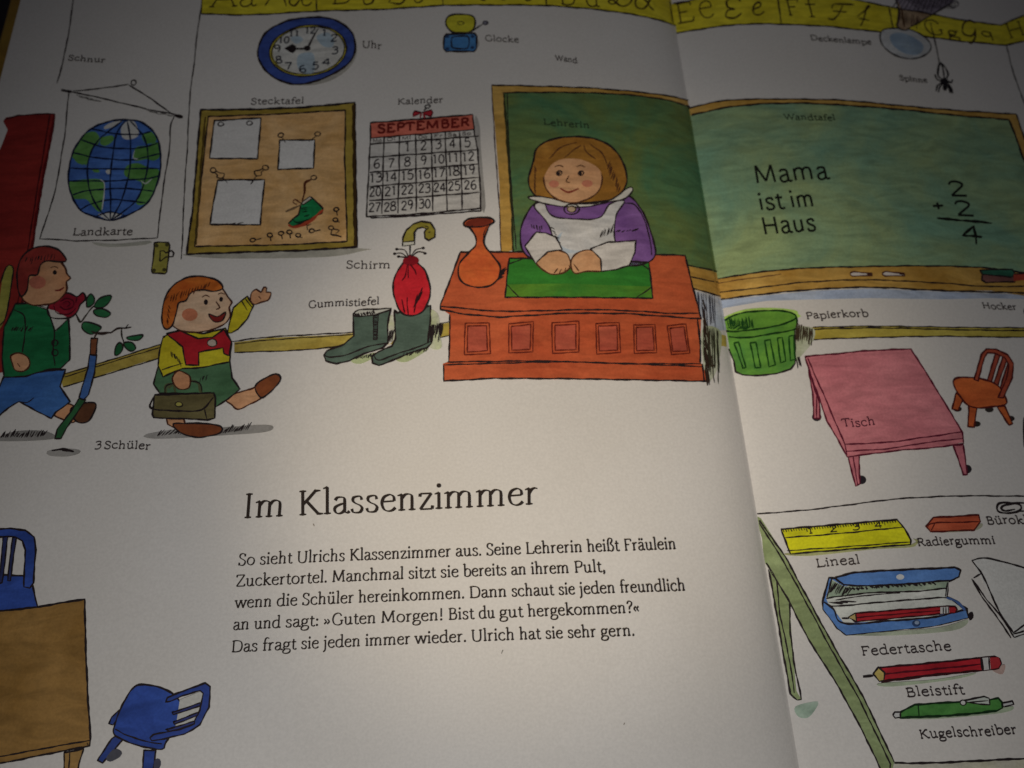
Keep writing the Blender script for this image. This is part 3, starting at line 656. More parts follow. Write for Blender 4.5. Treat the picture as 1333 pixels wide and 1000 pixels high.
# umbrella in a boot
a = Art('printed_boots', 'L', 'pair of grey green rubber boots', B6, 2)
a.fill('680,560 750,580 760,680 770,760 720,770 690,720', (190, 204, 140), smooth=True, c2=WASH); a.fill('470,600 520,600 520,700 480,740', (184, 196, 130), smooth=True, c2=WASH); a.fill('280,830 400,790 430,800 330,850', (196, 208, 160), smooth=True)
a.fill('520,820 640,780 700,770 580,840', (196, 208, 160), smooth=True)
BT, BT2 = (98, 118, 106), (80, 98, 88)
for q, s_ in (('515,560 530,575 710,535 708,640 715,740 690,765 600,790 500,835 430,860 395,845 392,810 430,785 500,755 520,715', 0), ('290,590 400,585 495,550 478,640 480,735 450,765 350,795 270,835 200,850 145,835 132,805 150,780 240,745 295,700', 0)):
    a.shape(q, BT, 2, smooth=False, c2=BT2, scale=80)
a.line('135,800 160,815 260,800 380,755 475,738', 1.6); a.line('400,800 430,830 520,800 640,760 712,730', 1.6)
a.shape('290,588 320,560 400,555 495,552 430,580 340,592', (206, 206, 198), 1.7, smooth=True); a.hatch('300,580 400,565', 18, 8, 14, 1.4)
a.shape('402,590 428,586 420,720 400,720', (78, 92, 86), 1.3); a.hatch('402,600 402,712', 10, 20, 0, 1.2)
a.hatch('705,640 780,630', 16, -8, 80, 1.8); a.hatch('490,670 515,668', 6, -8, 50, 1.5); a.hatch('310,815 400,795', 12, -6, 16, 1.2); a.hatch('570,795 690,770', 12, -8, 14, 1.2); a.build()
a = Art('printed_umbrella', 'L', 'furled red umbrella with an olive hook handle', B6, 3)
a.shape('565,300 600,265 635,300 680,345 705,420 708,470 690,530 660,575 600,590 550,570 520,510 508,440 520,370', (220, 46, 58), 2, smooth=True, c2=(196, 34, 46), scale=90)
a.fill('560,300 570,275 600,262 640,275 645,300 600,320', (150, 26, 40), smooth=True, c2=(120, 20, 32))
for q in ('585,315 575,370 555,400', '590,310 590,385', '600,310 625,345 632,370', '590,585 585,540 585,490', '570,575 560,530 555,500', '620,575 630,530'): a.line(q, 1.6, (90, 14, 26))
a.hatch('615,550 650,500', 14, 18, -50, 1.7, (60, 20, 26))
a.line('600,262 598,210', 1.9)
for q, e in (('590,270 570,235 530,230', (527, 230)), ('585,275 550,252 520,255', (516, 255)), ('590,272 560,272 540,270', (537, 270)), ('605,268 630,235 665,225', (670, 224)), ('608,272 640,245 675,250', (680, 253))):
    a.line(q, 1.4); a.ell(e[0], e[1], 9, 7, INK)
a.shape('560,212 560,170 580,125 615,95 660,80 710,88 735,125 732,165 700,182 680,170 678,140 690,120 665,112 640,118 622,140 622,205', (176, 164, 74), 1.9, smooth=False, c2=(150, 138, 52), scale=90)
a.fill('563,192 622,186 620,203 563,212', (220, 218, 206)); a.line('560,192 622,187', 1.5); a.line('680,105 700,110 690,125 680,115', 1.4); a.line('700,140 712,135', 1.3); a.build()

# board, desk, teacher's place
a = Art('printed_chalkboard', 'L', 'left half of the green chalkboard in a wooden frame', level=0)
GB, GB2 = (114, 128, 68), (80, 128, 92)
top = pts('640,111 700,112.5 770,115 840,121 880,127 896,131 904,134')
a.fill(top + pts('912,200 935,352 960,372 960,388 900,374 890,338 690,320 652,330 650,240'), EDGE, c2=EDGE2, scale=50)
a.fill('655,121 700,120.5 760,121 820,124 870,131 898,139 916,148 935,240 960,370 893,347 880,338 690,326 668,330 664,240 658,160', GB, c2=GB2, scale=26)
a.line(top, 1.7); a.line('654,121 700,120.5 760,121 820,124 870,131 910,143', 1.7); a.line('640,111 645,200 650,270 652,328', 1.3, (70, 50, 60)); a.line('656,122 660,180 666,270 668,330', 2.6, (58, 60, 36)); a.line('660,122 664,220 672,325', 1.2)
a.fill('893,346 935,355 960,362 960,400 936,386 899,376', EDGE, c2=EDGE2, scale=50)
a.line('893,345 935,354 950,360', 1.6); a.line('896,360 950,371', 1.4); a.line('899,375 950,389', 1.8)
a.fill('900,378 925,384 945,392 945,430 925,432 912,410', (186, 196, 214), smooth=False, c2=(206, 208, 214)); a.hatch('905,380 930,385', 10, 2, 44, 1.3, (70, 70, 84)); 
a.fill('914,430 938,432 936,470 928,492 918,492', (176, 186, 150), smooth=True, c2=(196, 200, 180)); a.hatch('916,425 934,430', 10, 2, 58, 1.6, (60, 60, 44)); a.build()
a = Art('printed_desk', 'L', "reddish brown teacher's desk with six panels", B7, 2)
DK, DK2 = (212, 106, 66), (190, 86, 52)
a.fill('132,95 1105,110 1140,250 1175,385 1170,570 1180,585 1210,655 1000,652 280,645 58,655 55,580 80,570 82,365 45,340 45,325', DK, c2=DK2, scale=38)
a.line('132,95 600,95 1105,110 1140,250 1175,385 1100,380 850,362 600,360 300,378 150,365 45,345 45,325', 2, closed=True, smooth=False)
a.line('45,330 200,345 300,352 480,350 700,345 900,352 1060,362 1165,360', 1.8); a.line('84,365 85,470 80,575', 1.9); a.line('1160,385 1170,490 1172,575', 2.2)
a.line('75,572 250,570 500,568 800,578 1050,580 1175,580', 1.7); a.line('60,585 280,578 600,572 850,580 1180,592', 1.6); a.line('58,585 60,655 280,643 620,645 1000,652 1212,656', 2, smooth=False); a.line('1180,580 1190,655', 2.4)
for q in ('152,405 255,402 262,535 148,542', '340,408 448,396 445,528 342,534', '528,402 645,396 645,530 530,535', '718,405 820,402 825,532 722,538', '882,412 975,410 982,532 886,536', '1028,416 1108,408 1126,535 1046,540'):
    P = np.array(pts(q)); m_ = P.mean(0); a.line([tuple(p) for p in P], 1.5, (112, 40, 28), smooth=False, closed=True); I = m_ + (P - m_) * np.array((.78, .82))
    a.fill([tuple(p) for p in I], (196, 98, 74), c2=(176, 80, 62), scale=60); a.line([tuple(p) for p in I], 1.5, (112, 40, 28), smooth=False, closed=True)
a.hatch('1182,300 1195,630', 22, 14, 60, 2.0, (60, 44, 36), jit=.6); a.hatch('1200,420 1225,600', 14, 8, 46, 1.4, (70, 60, 46), jit=.7); a.build()
a = Art('printed_desk_pad', 'L', 'green desk pad', B7, 3)
GP, GP2 = (52, 128, 50), (96, 146, 48)
a.fill('343,122 948,140 966,296 324,292', GP, c2=(60, 136, 50), scale=30); a.fill('335,236 600,232 800,240 955,245 966,292 600,292 328,288', GP2, smooth=False, c2=(64, 134, 50), scale=40)
a.line('343,122 948,140 966,296 640,292 324,292', 1.9, closed=True, smooth=False)
for q in ('340,148 405,124', '905,138 952,175', '333,238 385,290', '895,294 960,248'): a.line(q, 1.5)
a.build()
a = Art('printed_vase', 'L', 'orange vase on the desk', B6, 4)
a.hatch('1090,350 1070,400', 14, 30, -16, 2)
a.shape('888,92 910,70 960,58 1030,60 1056,78 1040,95 1025,110 1002,170 1005,210 1050,270 1085,320 1080,380 1040,425 975,437 900,420 865,380 868,310 920,245 955,210 955,165 925,115 900,108', (230, 120, 62), 2, smooth=True, c2=(216, 96, 52), scale=80)
a.ell(972, 85, 72, 22, (150, 62, 44), -5); a.oell(972, 84, 80, 25, 1.4, -5); a.line('1020,100 1000,150 1000,200', 1.4); a.line('940,100 930,112', 1.2); a.build()
a = Art('printed_teacher', 'L', 'woman with brown hair, purple dress and white apron sitting at the desk', B2, 3)
PU, PU2 = (146, 104, 172), (124, 84, 152)
HR, HR2 = (176, 126, 56), (150, 100, 38); SK, SK2 = (226, 176, 132), (214, 158, 114); SL = (92, 56, 36)
a.shape('150,730 138,650 160,570 210,500 300,470 560,470 660,465 720,530 760,620 790,742 740,790 660,805 560,800 300,790 200,770', PU, 1.9, smooth=True, c2=PU2, scale=50)
a.line('640,500 690,510 740,590 765,690 770,750', 1.5); a.hatch('600,640 700,632', 9, 10, -6, 1.5); a.hatch('190,605 240,610', 6, 4, 22, 1.4)
a.shape('205,515 250,500 290,560 400,578 520,570 570,505 640,490 600,560 590,650 600,730 540,780 320,780 300,680 270,600', (224, 220, 216), 1.6, smooth=True, c2=(212, 212, 214))
a.fill('300,690 340,640 330,700 420,730 560,700 560,730 340,740', (176, 196, 214), smooth=True, c2=(212, 214, 216)); a.hatch('285,620 320,690', 7, 14, 12, 1.2); a.hatch('520,670 585,640', 9, 8, -34, 1.3)
a.shape('215,790 245,745 300,725 360,745 380,790 375,815 340,838 280,842', SK, 1.7, smooth=True, c2=SK2, lc=SL)
a.shape('380,790 400,750 450,728 500,738 535,790 528,828 460,830 400,838', SK, 1.7, smooth=True, c2=SK2, lc=SL)
for q in ('300,838 318,815', '325,842 338,818', '352,836 358,812', '372,800 395,835', '395,795 420,828'): a.line(q, 1.4, SL)
a.shape('160,710 215,640 260,645 310,665 340,725 270,735 230,775 212,792', (226, 220, 214), 1.7, smooth=False, c2=(214, 208, 204))
a.shape('475,722 560,690 695,682 690,740 662,800 600,822 530,830 525,770', (226, 220, 214), 1.7, smooth=False, c2=(214, 208, 204))
a.shape('200,300 220,235 300,192 400,182 500,192 580,235 635,310 650,400 610,465 540,492 420,500 300,492 215,470 178,400', HR, 2, smooth=True, c2=HR2, scale=60)
a.shape('175,475 240,470 420,505 560,490 640,440 670,425 680,440 640,480 560,497 420,522 260,505', (222, 218, 210), 1.6, smooth=True)
a.shape('250,370 262,300 330,268 420,280 500,290 530,350 522,430 470,480 390,500 310,480 262,430', SK, 1.7, smooth=True, c2=SK2, lc=SL)
a.fill('245,380 250,300 310,235 420,220 520,250 545,330 540,380 510,330 430,292 340,290 285,320', HR, smooth=True, c2=HR2)
a.line('430,222 390,250 350,285', 1.3, SL); a.line('445,222 455,255 500,290', 1.3, SL); a.line('410,210 330,235 275,290', 1.3, SL); a.line('470,215 530,260 560,330', 1.3, SL); a.hatch('570,300 620,420', 12, -10, 40, 1.4, SL); a.hatch('205,320 205,430', 9, 8, 34, 1.3, SL)
for x in (325, 430): a.oell(x, 358, 13, 11, 1.3); a.ell(x - 3, 359, 8, 8, INK); a.line([(x - 22, 328), (x, 320), (x + 20, 328)], 1.5, SL)
a.line('372,370 358,398 378,402', 1.5, SL); a.line('330,432 370,450 420,430', 1.8, (140, 50, 40)); a.ell(300, 410, 24, 17, (220, 140, 112)); a.ell(460, 408, 26, 17, (220, 140, 112))
a.oell(385, 532, 36, 25, 1.5); a.ell(385, 532, 24, 17, (206, 180, 150)); a.oell(385, 532, 20, 14, 1.3); a.build()

# furniture at the lower left
a = Art('printed_chair', 'L', 'blue chair cut off by the left edge', K4, 1)
BC, BC2 = (62, 94, 184), (50, 76, 156)
a.shape('-40,250 20,238 90,242 130,280 148,365 -40,385', BC, 2, smooth=False, c2=BC2)
a.shape('-40,62 40,55 100,62 135,90 142,140 132,270 118,290 95,285 100,140 90,105 60,88 -40,88', BC, 2, smooth=False, c2=BC2)
a.shape('50,90 65,90 42,262 30,262', (58, 66, 120), 1.5); a.shape('14,88 32,88 10,270 -4,274', (58, 66, 120), 1.5); a.build()
a = Art('printed_table', 'L', 'brown table at the lower left', K4, 2)
a.shape('-40,384 120,370 335,334 338,500 346,700 358,888 355,912 200,942 -40,990', (172, 132, 76), 2.2, smooth=False, c2=(148, 110, 56), scale=34)
a.line('358,890 200,918 -40,962', 1.8); a.line('345,900 350,910', 1.6)
a.shape('255,940 330,925 312,985 300,1060 255,1060', (196, 154, 92), 1.9, smooth=False); a.line('278,936 268,1050', 1.5); a.build()
a = Art('printed_chair', 'L', 'small blue chair seen from the back corner', K4, 1)
for q in ('430,825 440,800 475,768 462,810 445,830', '385,970 440,885 470,865 488,885 405,980', '568,930 615,930 600,1040 560,1040'): a.shape(q, (58, 78, 150), 1.8, c2=BC2)
a.fill('420,960 450,925 480,935 475,955 435,975', (90, 90, 100), smooth=True); a.fill('610,970 630,965 635,990 610,1020', (90, 90, 110), smooth=True)
a.shape('452,835 480,760 520,690 560,672 640,685 700,725 720,775 690,840 655,900 640,925 560,915 480,885 450,865', BC, 2, smooth=True, c2=BC2, scale=60)
a.line('455,845 500,870 580,895 640,905', 1.7)
a.fill('710,730 800,695 800,760 765,835 690,850 700,800', (210, 208, 202))
a.shape('655,740 662,722 740,690 810,666 830,680 825,760 790,830 730,865 650,885 600,892 592,880 605,868 700,850 760,830 790,770 803,705 790,695 720,715 670,738', (66, 84, 160), 1.8, smooth=False, c2=BC2)
for q in ('680,780 795,742 790,755 685,790', '655,848 770,815 768,826 670,856', '685,818 785,780 780,792 690,828'): a.shape(q, (66, 74, 140), 1.5)
a.build()

# words of the left page
for w_ in (('Schnur', 88, 79, 137, 83, 4.6), ('Uhr', 471, 63, 497, 65, 6), ('Glocke', 631, 54, 676, 56, 5), ('Wand', 723, 79.5, 752, 83, 4.6), ('Stecktafel', 326, 136.5, 396, 136, 5.3), ('Kalender', 517, 137.5, 577, 134.5, 5.2),
           ('Landkarte', 94, 307, 173, 306.5, 6.3), ('Lehrerin', 707, 163, 768, 168, 5.2), ('Schirm', 450, 350.5, 509, 350.5, 6.6), ('Gummistiefel', 401, 401.5, 494, 397.5, 6.2), ('3', 122, 586, 132, 585, 7), ('Schüler', 135, 584.5, 196, 586, 6.6)):
    word('L', *w_, th=1.1 if w_[5] < 6 else 1.25, c=(48, 62, 44) if w_[0] == 'Lehrerin' else BLK, label='hand-lettered digit before the word Schüler' if w_[0] == '3' else None)
TXT = (50, 40, 36)
a = Art('printed_title', 'L', 'large serif heading Im Klassenzimmer', level=2)
write(a, 'Im', (314, 675.2), (371, 672.3), 21.2, 4.3, 1.35, TXT, serif=8.5); write(a, 'Klassenzimmer', (387, 671.5), (701, 656.8), 21.2, 4.3, 1.35, TXT, serif=8.5); a.build()
lines = [([('So', 309.5), ('sieht', 337.6), ('Ulrichs', 386), ('Klassenzimmer', 454.6), ('aus.', 592.8), ('Seine', 632.7), ('Lehrerin', 684), ('heißt', 764), ('Fräulein', 812)], 880.5, 736.5, 715.5),
 ([('Zuckertortel.', 306.5), ('Manchmal', 431.7), ('sitzt', 531.3), ('sie', 573), ('bereits', 602.8), ('an', 665), ('ihrem', 691), ('Pult,', 747)], 788.5, 764, 745),
 ([('wenn', 305.6), ('die', 359.7), ('Schüler', 392.7), ('hereinkommen.', 466.3), ('Dann', 610.4), ('schaut', 665.6), ('sie', 726.8), ('jeden', 754.3), ('freundlich', 806.8)], 892.5, 792, 769.5),
 ([('an', 303), ('und', 330.3), ('sagt:', 371), ('»Guten', 420.8), ('Morgen!', 495.4), ('Bist', 583), ('du', 623), ('gut', 650), ('hergekommen?«', 686.8)], 833.5, 820.5, 798),
 ([('Das', 300.4), ('fragt', 341), ('sie', 391.4), ('jeden', 420.8), ('immer', 475), ('wieder.', 540), ('Ulrich', 613), ('hat', 675.8), ('sie', 709.7), ('sehr', 738.6), ('gern.', 782)], 826.5, 849.5, 828)]
for ws, xe, ya, yb in lines:
    a = Art('printed_text_line', 'L', 'line of story text beginning with ' + ' '.join(w_[0] for w_ in ws[:2]).replace('»', '').replace('«', ''), level=2)
    x0_ = ws[0][1]
    for i, (t, x) in enumerate(ws):
        xn = ws[i+1][1] - 5.5 if i + 1 < len(ws) else xe
        y = lambda u: ya + (yb - ya) * (u - x0_) / (xe - x0_) - 1.2 * math.sin(math.pi * (u - x0_) / (xe - x0_))
        write(a, t, (x, y(x)), (xn, y(xn)), 9.9, 2.15, .85, TXT, serif=8.5)
    a.build()
a = Art('printed_speck', 'L', 'tiny grey speck under the story text'); a.line('653,851 655,846', 1.4, (150, 146, 140)); a.build()
a = Art('printed_speck', 'L', 'tiny grey speck under the heading'); a.line('408,682 409,685', 1.2, (160, 150, 140)); a.build()
a = Art('printed_speck', 'L', 'tiny grey speck low on the left page'); a.line('812,944 813,941', 1.2, (160, 150, 140)); a.build()

# ---------------------------------------------------------------- right page
a = Art('printed_alphabet_strip', 'R', 'yellow alphabet strip above the chalkboard')
a.fill('860,8 876,5 908,-1 1000,-8 1080,-6 1113,0 1163,10 1213,19 1262,28 1303,33 1333,20 1370,6 1370,42 1333,54 1309,59 1253,54 1213,49 1193,46 1147,42 1073,34 1000,31 960,32 925,36 883,43 862,48', YEL, c2=YEL2, scale=40)
a.line('868,9 876,5 908,-1', 1.5); a.line('1113,0 1163,10 1213,19 1262,28 1303,33 1333,20 1370,6', 1.6, smooth=False); a.line('868,47 883,43 925,36 960,32 1000,31 1073,34 1147,42 1193,46 1213,49 1253,54 1309,59 1333,54 1370,42', 1.8, smooth=False)
a.line('1012,-4 1017,31', 1.7); a.line('1157,10 1163,38', 1.8)
write(a, 'E', (880, 32), (906, 27), 18, 1.9, 1.8, SC, slab=True); write(a, 'e', (910, 25), (932, 22), 22, 1.6, 1.9, SC, slab=True, lean=-.2)
a.line('964,2 956,-4 946,2 948,10 956,12 947,14 945,22 956,24 966,17', 2.0, SC); a.line('978,14 990,8 988,3 981,8 981,18 988,20 995,15', 2.0, SC)
write(a, 'F', (1024, 21), (1044, 20), 15, 1.9, 1.8, SC, slab=True); write(a, 'f', (1050, 23), (1066, 23), 18, 1.9, 1.8, SC, slab=True)
a.line('1083,12 1086,6 1112,6', 1.9, SC); a.line('1097,7 1091,20 1084,26 1078,24', 1.9, SC); a.line('1084,15 1102,16', 1.8, SC)
a.line('1116,22 1126,14 1132,8 1128,10 1124,26 1120,34', 1.9, SC); a.line('1118,24 1132,27', 1.8, SC)
write(a, 'G', (1204, 43.5), (1231, 47), 13.5, 1.6, 1.9, SC, slab=True, serif=7); write(a, 'g', (1234, 48), (1250, 50), 9, 1.9, 1.8, SC, slab=True)
a.line('1270,31 1262,27 1254,31 1253,42 1259,47 1267,46 1270,38', 2.0, SC); a.line('1270,38 1269,50 1264,57 1259,54', 2.0, SC); write(a, 'q', (1277, 48), (1295, 50), 8.5, 1.6, 1.9, SC, slab=True)
write(a, 'H', (1312, 51), (1337, 45), 13.5, 1.4, 1.7, SC, slab=True); a.build()
a = Art('printed_wall_corner', 'R', 'thin black corner line at the upper right'); a.line('1310,60 1318,90 1326,115 1336,140', 1.3); a.build()
a = Art('printed_ceiling_lamp', 'R', 'ceiling lamp with a dark hatched shade and blue glass', Z6, 2)
a.shape('362,240 375,205 420,188 530,190 620,222 680,270 694,310 670,350 610,380 530,382 440,352 380,300', (214, 214, 214), 1.5, smooth=True, c2=(204, 206, 208))
a.fill('430,230 490,215 570,240 640,290 640,330 600,360 520,350 460,310 430,270', (150, 172, 196), smooth=True, c2=(168, 186, 202), scale=70)
a.fill('455,-40 860,-40 840,15 690,100 555,180 520,198 480,190 470,155 480,60', (186, 160, 130), c2=(156, 124, 92), scale=60)
a.fill('455,-40 860,-40 840,20 700,95 640,85 500,60', (164, 154, 166), c2=(144, 134, 150), scale=60)
for i in range(14): x = 500 + i * 26; a.line([(x, -30), (x - 70 + i * 3, 70 + i * 1.5 if x < 760 else 50)], 1.0, (62, 50, 62))
for i in range(14): x = 470 + i * 24; a.line([(x, -40 + i), (x + 90, 20 + i * .5), (min(x + 150, 835), 60)], 1.0, (66, 54, 66))
a.hatch('490,70 620,110', 12, 0, 70, 1.3, (84, 56, 40)); a.line('840,15 700,100 560,180', 1.6); a.line('480,60 640,85 700,98', 1.8); a.line('458,-20 482,60 478,150 468,165 490,192 530,200 555,182', 1.8); a.line('500,60 520,180', 2, (90, 60, 30)); a.build()
a = Art('printed_spider', 'R', 'black spider hanging on a thread', Z6, 3)
a.line('690,150 715,250 735,350 750,420', 1.3)
a.ell(780, 535, 26, 24, (34, 28, 34)); a.ell(785, 572, 15, 22, (34, 28, 34))
for q in ('765,520 738,490 745,430 758,415 775,470 780,520', '790,515 805,490 785,440 768,418', '762,530 735,520 718,488', '760,545 735,560 728,598', '768,552 748,575 742,605', '800,530 825,540 832,522', '802,545 825,580 832,612', '798,555 812,580 818,608'): a.line(q, 2.0, (34, 28, 34))
a.build()
a = Art('printed_chalkboard', 'R', 'right half of the green chalkboard with writing', B3, 0)
GB, GB2 = (160, 180, 128), (124, 164, 138)
a.fill('-60,40 0,32 80,12 180,0 290,-2 400,-2 600,2 800,20 1000,38 1200,52 1302,58 1340,160 1420,360 1420,800 1200,765 1000,765 720,752 500,760 300,778 110,800 20,820', EDGE, c2=EDGE2, scale=50)
a.fill('-60,70 0,62 120,35 240,20 350,15 500,16 800,36 1050,62 1272,80 1333,240 1420,480 1420,705 1300,690 1150,672 900,666 640,670 480,674 330,685 200,702 100,720 40,740 20,500', GB, c2=GB2, scale=24)
a.line('-30,37 0,32 80,12 180,0 290,-2 400,-2 600,2 800,20 1000,38 1200,52 1302,58', 1.7); a.line('-30,68 0,62 120,35 240,20 350,15 500,16 800,36 1050,62 1272,80', 2); a.line('1302,58 1340,170', 1.8); a.line('1272,80 1300,150 1335,250', 2.2)
a.line('90,722 200,702 330,685 480,674 640,670 900,666 1150,672 1340,695', 1.8); a.line('90,775 300,750 450,732 700,722 1000,735 1170,748 1340,748', 1.5); a.line('95,803 300,778 500,760 720,752 1000,765 1350,775', 2)
a.line('90,738 220,718 360,700', 1.2, (120, 84, 50))
CH = (26, 28, 22)
def bw(t, x0, y0, x1, y1, hx, th=3.0): q = a.T([(x0, y0), (x1, y1)]); write(a, t, q[0], q[1], hx, th, th * .9, CH, serif=0, slab=True, wob=.5)
a.v = B3
bw('Mama', 252, 334, 556, 318, 16.0); bw('ist', 270, 443, 376, 436, 15.0); bw('im', 398, 433, 500, 428, 15); bw('Haus', 284, 540, 504, 524, 15.5)
bw('2', 1030, 386, 1112, 388, 14); bw('2', 1055, 464, 1140, 468, 14); bw('+', 968, 445, 1018, 442, 11); a.line('985,476 1060,482 1203,495', 2.8, CH)
a.line('1128,508 1086,545 1165,550', 2.9, CH, smooth=False); a.line('1128,505 1138,545 1142,580', 2.9, CH)
a.build()
for lx in (636, 766):
    a = Art('printed_chalk', 'R', ('left' if lx == 636 else 'right') + ' white chalk stick on the board ledge', B3, 2)
    a.shape([(lx, 695), (lx + 12, 690), (lx + 85, 696), (lx + 88, 706), (lx + 10, 708), (lx, 702)], (224, 214, 206), 1.5, lc=(90, 50, 40)); a.line([(lx + 66, 700), (lx + 86, 702)], 2.4, (70, 44, 36)); a.build()
a = Art('printed_board_eraser', 'R', 'green topped eraser on the board ledge', B3, 2)
a.shape('1165,700 1290,705 1296,730 1180,734 1162,722', (150, 100, 90), 1.7, c2=(120, 80, 76)); a.shape('1155,684 1285,680 1296,700 1280,712 1165,700', (60, 120, 96), 1.6, c2=(44, 96, 76)); a.fill('1290,700 1350,695 1350,722 1290,728', (196, 80, 60)); a.line('1290,700 1350,695', 1.6); a.build()
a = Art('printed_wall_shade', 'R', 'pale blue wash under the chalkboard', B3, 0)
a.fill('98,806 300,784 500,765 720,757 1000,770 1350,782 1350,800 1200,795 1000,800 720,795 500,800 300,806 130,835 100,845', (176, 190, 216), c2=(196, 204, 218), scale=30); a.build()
a = Art('printed_skirting', 'R', 'olive skirting board line under the chalkboard', K1)
a.fill('-5,178 100,165 400,160 800,166 1150,168 1150,212 900,210 700,208 400,212 100,222 20,228', (212, 196, 96), c2=(190, 170, 72), scale=60)
a.line('100,165 400,160 800,166 1150,168', 1.4); a.line('100,174 400,168 800,177 1150,182', 1.6); a.line('20,228 100,222 400,212 700,207 900,210 1150,212', 1.6)
a.v = B8; a.fill('285,245 345,258 350,340 290,325', (212, 190, 90), c2=(190, 170, 72)); a.build()
a = Art('printed_waste_basket', 'R', 'bright green ribbed waste basket', B8, 2)
GN, GN2 = (104, 158, 60), (84, 140, 58)
a.fill('330,200 400,160 520,125 700,118 860,135 880,160 860,200 340,260', (176, 220, 100), smooth=True, c2=(190, 222, 130))
a.fill('860,270 990,265 1000,330 960,400 900,470 870,500', (176, 184, 150), smooth=True, c2=(196, 200, 180))
a.shape('345,285 500,285 700,262 858,225 858,400 860,520 830,560 720,595 600,608 480,602 430,580 415,500 375,400', (112, 168, 64), 2, smooth=False, c2=(88, 146, 66), scale=90)
a.fill('340,210 380,180 500,150 660,138 800,142 862,160 872,200 872,245 850,275 700,305 550,328 400,332 352,310', GN, smooth=False, c2=GN2, scale=90)
a.fill('355,215 450,172 600,150 750,146 830,155 850,180 820,215 720,245 600,270 480,285 370,285 345,260', (112, 164, 60), smooth=True, c2=(88, 142, 56))
a.line('335,215 420,172 520,148 660,138 800,145 862,170 855,200 760,240 600,270 450,288 350,285', 2.0, (24, 60, 20)); a.line('352,325 450,334 550,328 700,305 850,275 872,250 870,200 862,165', 2, (24, 60, 20))
a.hatch('380,250 560,262', 26, -10, -60, 1.4, (24, 70, 24)); a.hatch('370,270 500,280', 14, 40, -30, 1.4, (24, 70, 24))
for q in ('418,372 450,368 505,548 482,555', '535,372 575,368 612,548 570,552', '640,355 680,348 715,530 670,545', '732,338 768,332 790,505 755,518', '815,325 850,320 858,490 825,502'): a.line(q, 1.8, (28, 76, 24), smooth=False, closed=True)
a.hatch('870,230 985,270', 16, -6, 110, 1.6, (70, 56, 40)); a.hatch('870,480 890,470', 4, 12, 60, 1.6); a.build()
a = Art('printed_table', 'R', 'pink table with the word Tisch', K1, 1)
PK, PK2 = (224, 140, 148), (204, 120, 130); PL = (104, 30, 52)
for x, y in ((118, 582), (326, 875), (816, 825)): a.ell(x, y, 22, 20, (50, 44, 50))
for q in ('80,360 130,520 134,590 105,588 98,470', '262,760 315,760 318,895 298,905', '752,715 798,712 818,850 800,852'): a.shape(q, (214, 128, 140), 1.8, lc=PL, c2=PK2)
a.line('118,480 115,590', 1.4, PL); a.line('285,762 308,900', 1.4, PL)
a.fill('62,302 200,290 350,275 556,267 640,400 720,530 795,655 800,700 700,722 500,740 258,768 165,600 95,400', PK, c2=PK2, scale=45)
a.line('62,302 200,290 350,275 556,267 640,400 720,530 795,655 800,705 700,722 500,738 260,768 165,600 95,400', 1.8, PL, closed=True, smooth=False)
a.line('75,310 150,480 248,710', 1.7, PL); a.line('248,710 450,700 600,680 795,652', 1.7, PL); a.line('256,742 450,730 600,706 795,682', 1.5, PL); a.line('248,710 260,768', 1.6, PL); a.build()
a = Art('printed_chair', 'R', 'small orange brown spindle back chair', K1, 1)
OR, OR2 = (222, 116, 60), (200, 96, 50); OL = (96, 32, 30)
for x, y in ((772, 545), (860, 615), (1018, 590), (920, 548)): a.ell(x, y, 20, 13, (60, 52, 48))
for q in ('765,470 800,495 775,552 748,545', '825,525 862,535 850,630 820,628', '955,535 990,530 1028,615 1012,622'): a.shape(q, OR, 1.8, lc=OL, c2=OR2)
for q in ('950,285 970,290 925,435 905,430', '985,300 1003,308 955,450 935,440', '1008,330 1022,340 980,480 962,470'): a.shape(q, (186, 86, 66), 1.5, lc=OL)
a.shape('755,410 800,400 880,405 960,440 998,500 995,525 940,535 860,540 810,520 760,450', OR, 1.9, lc=OL, smooth=True, c2=OR2)
a.shape('848,410 885,290 905,268 950,268 1005,295 1032,335 1025,400 985,495 960,492 1000,400 1010,340 990,305 945,288 910,285 895,310 868,415', (190, 88, 62), 1.7, lc=OL, smooth=False, c2=(168, 74, 54)); a.build()
a = Art('printed_stool_edge', 'R', 'dark rim of a stool cut off at the right edge', K1, 1); a.fill('1082,78 1100,68 1150,70 1150,110 1100,112 1080,100', (60, 64, 80), smooth=True); a.build()
a = Art('printed_stool_edge', 'R', 'dark leg of the cut off stool', K1, 1); a.fill('1078,590 1100,570 1130,570 1130,740 1100,740 1080,720', (50, 50, 56), smooth=True); a.build()

# desk corner with pencils
a = Art('printed_desk_corner', 'R', 'white desk top on green legs', K2, 0)
GL, GL2 = (160, 176, 126), (140, 154, 104)
a.fill('240,1065 330,1040 350,1050 320,1100 290,1120 250,1110', (150, 180, 156), smooth=True, c2=(190, 200, 190))
a.fill('110,410 160,460 212,560 228,820 245,990 268,1030 245,1033 215,1005 180,800 140,560', GL, c2=GL2, scale=60)
a.line('112,410 140,560 180,800 216,1003 248,1033', 2.2, smooth=False); a.line('150,460 165,620 195,760 215,860 235,1000', 1.7, smooth=False); a.line('212,560 215,700 232,850 255,960 268,1030 248,1034', 2, smooth=False)
a.fill('48,150 75,165 190,345 300,550 420,770 560,1010 712,1330 700,1380 660,1380 560,1180 440,960 300,740 215,575 90,370 80,260', GL, c2=GL2, scale=60)
a.line('48,148 75,240 88,360 150,460 215,572 300,740 440,960 560,1180 650,1370', 2, smooth=False); a.line('48,148 190,345 300,550 420,770 560,1010 712,1330', 2, smooth=False); a.line('50,160 180,365 290,565 410,790 545,1030 695,1340 690,1370', 1.8, smooth=False)
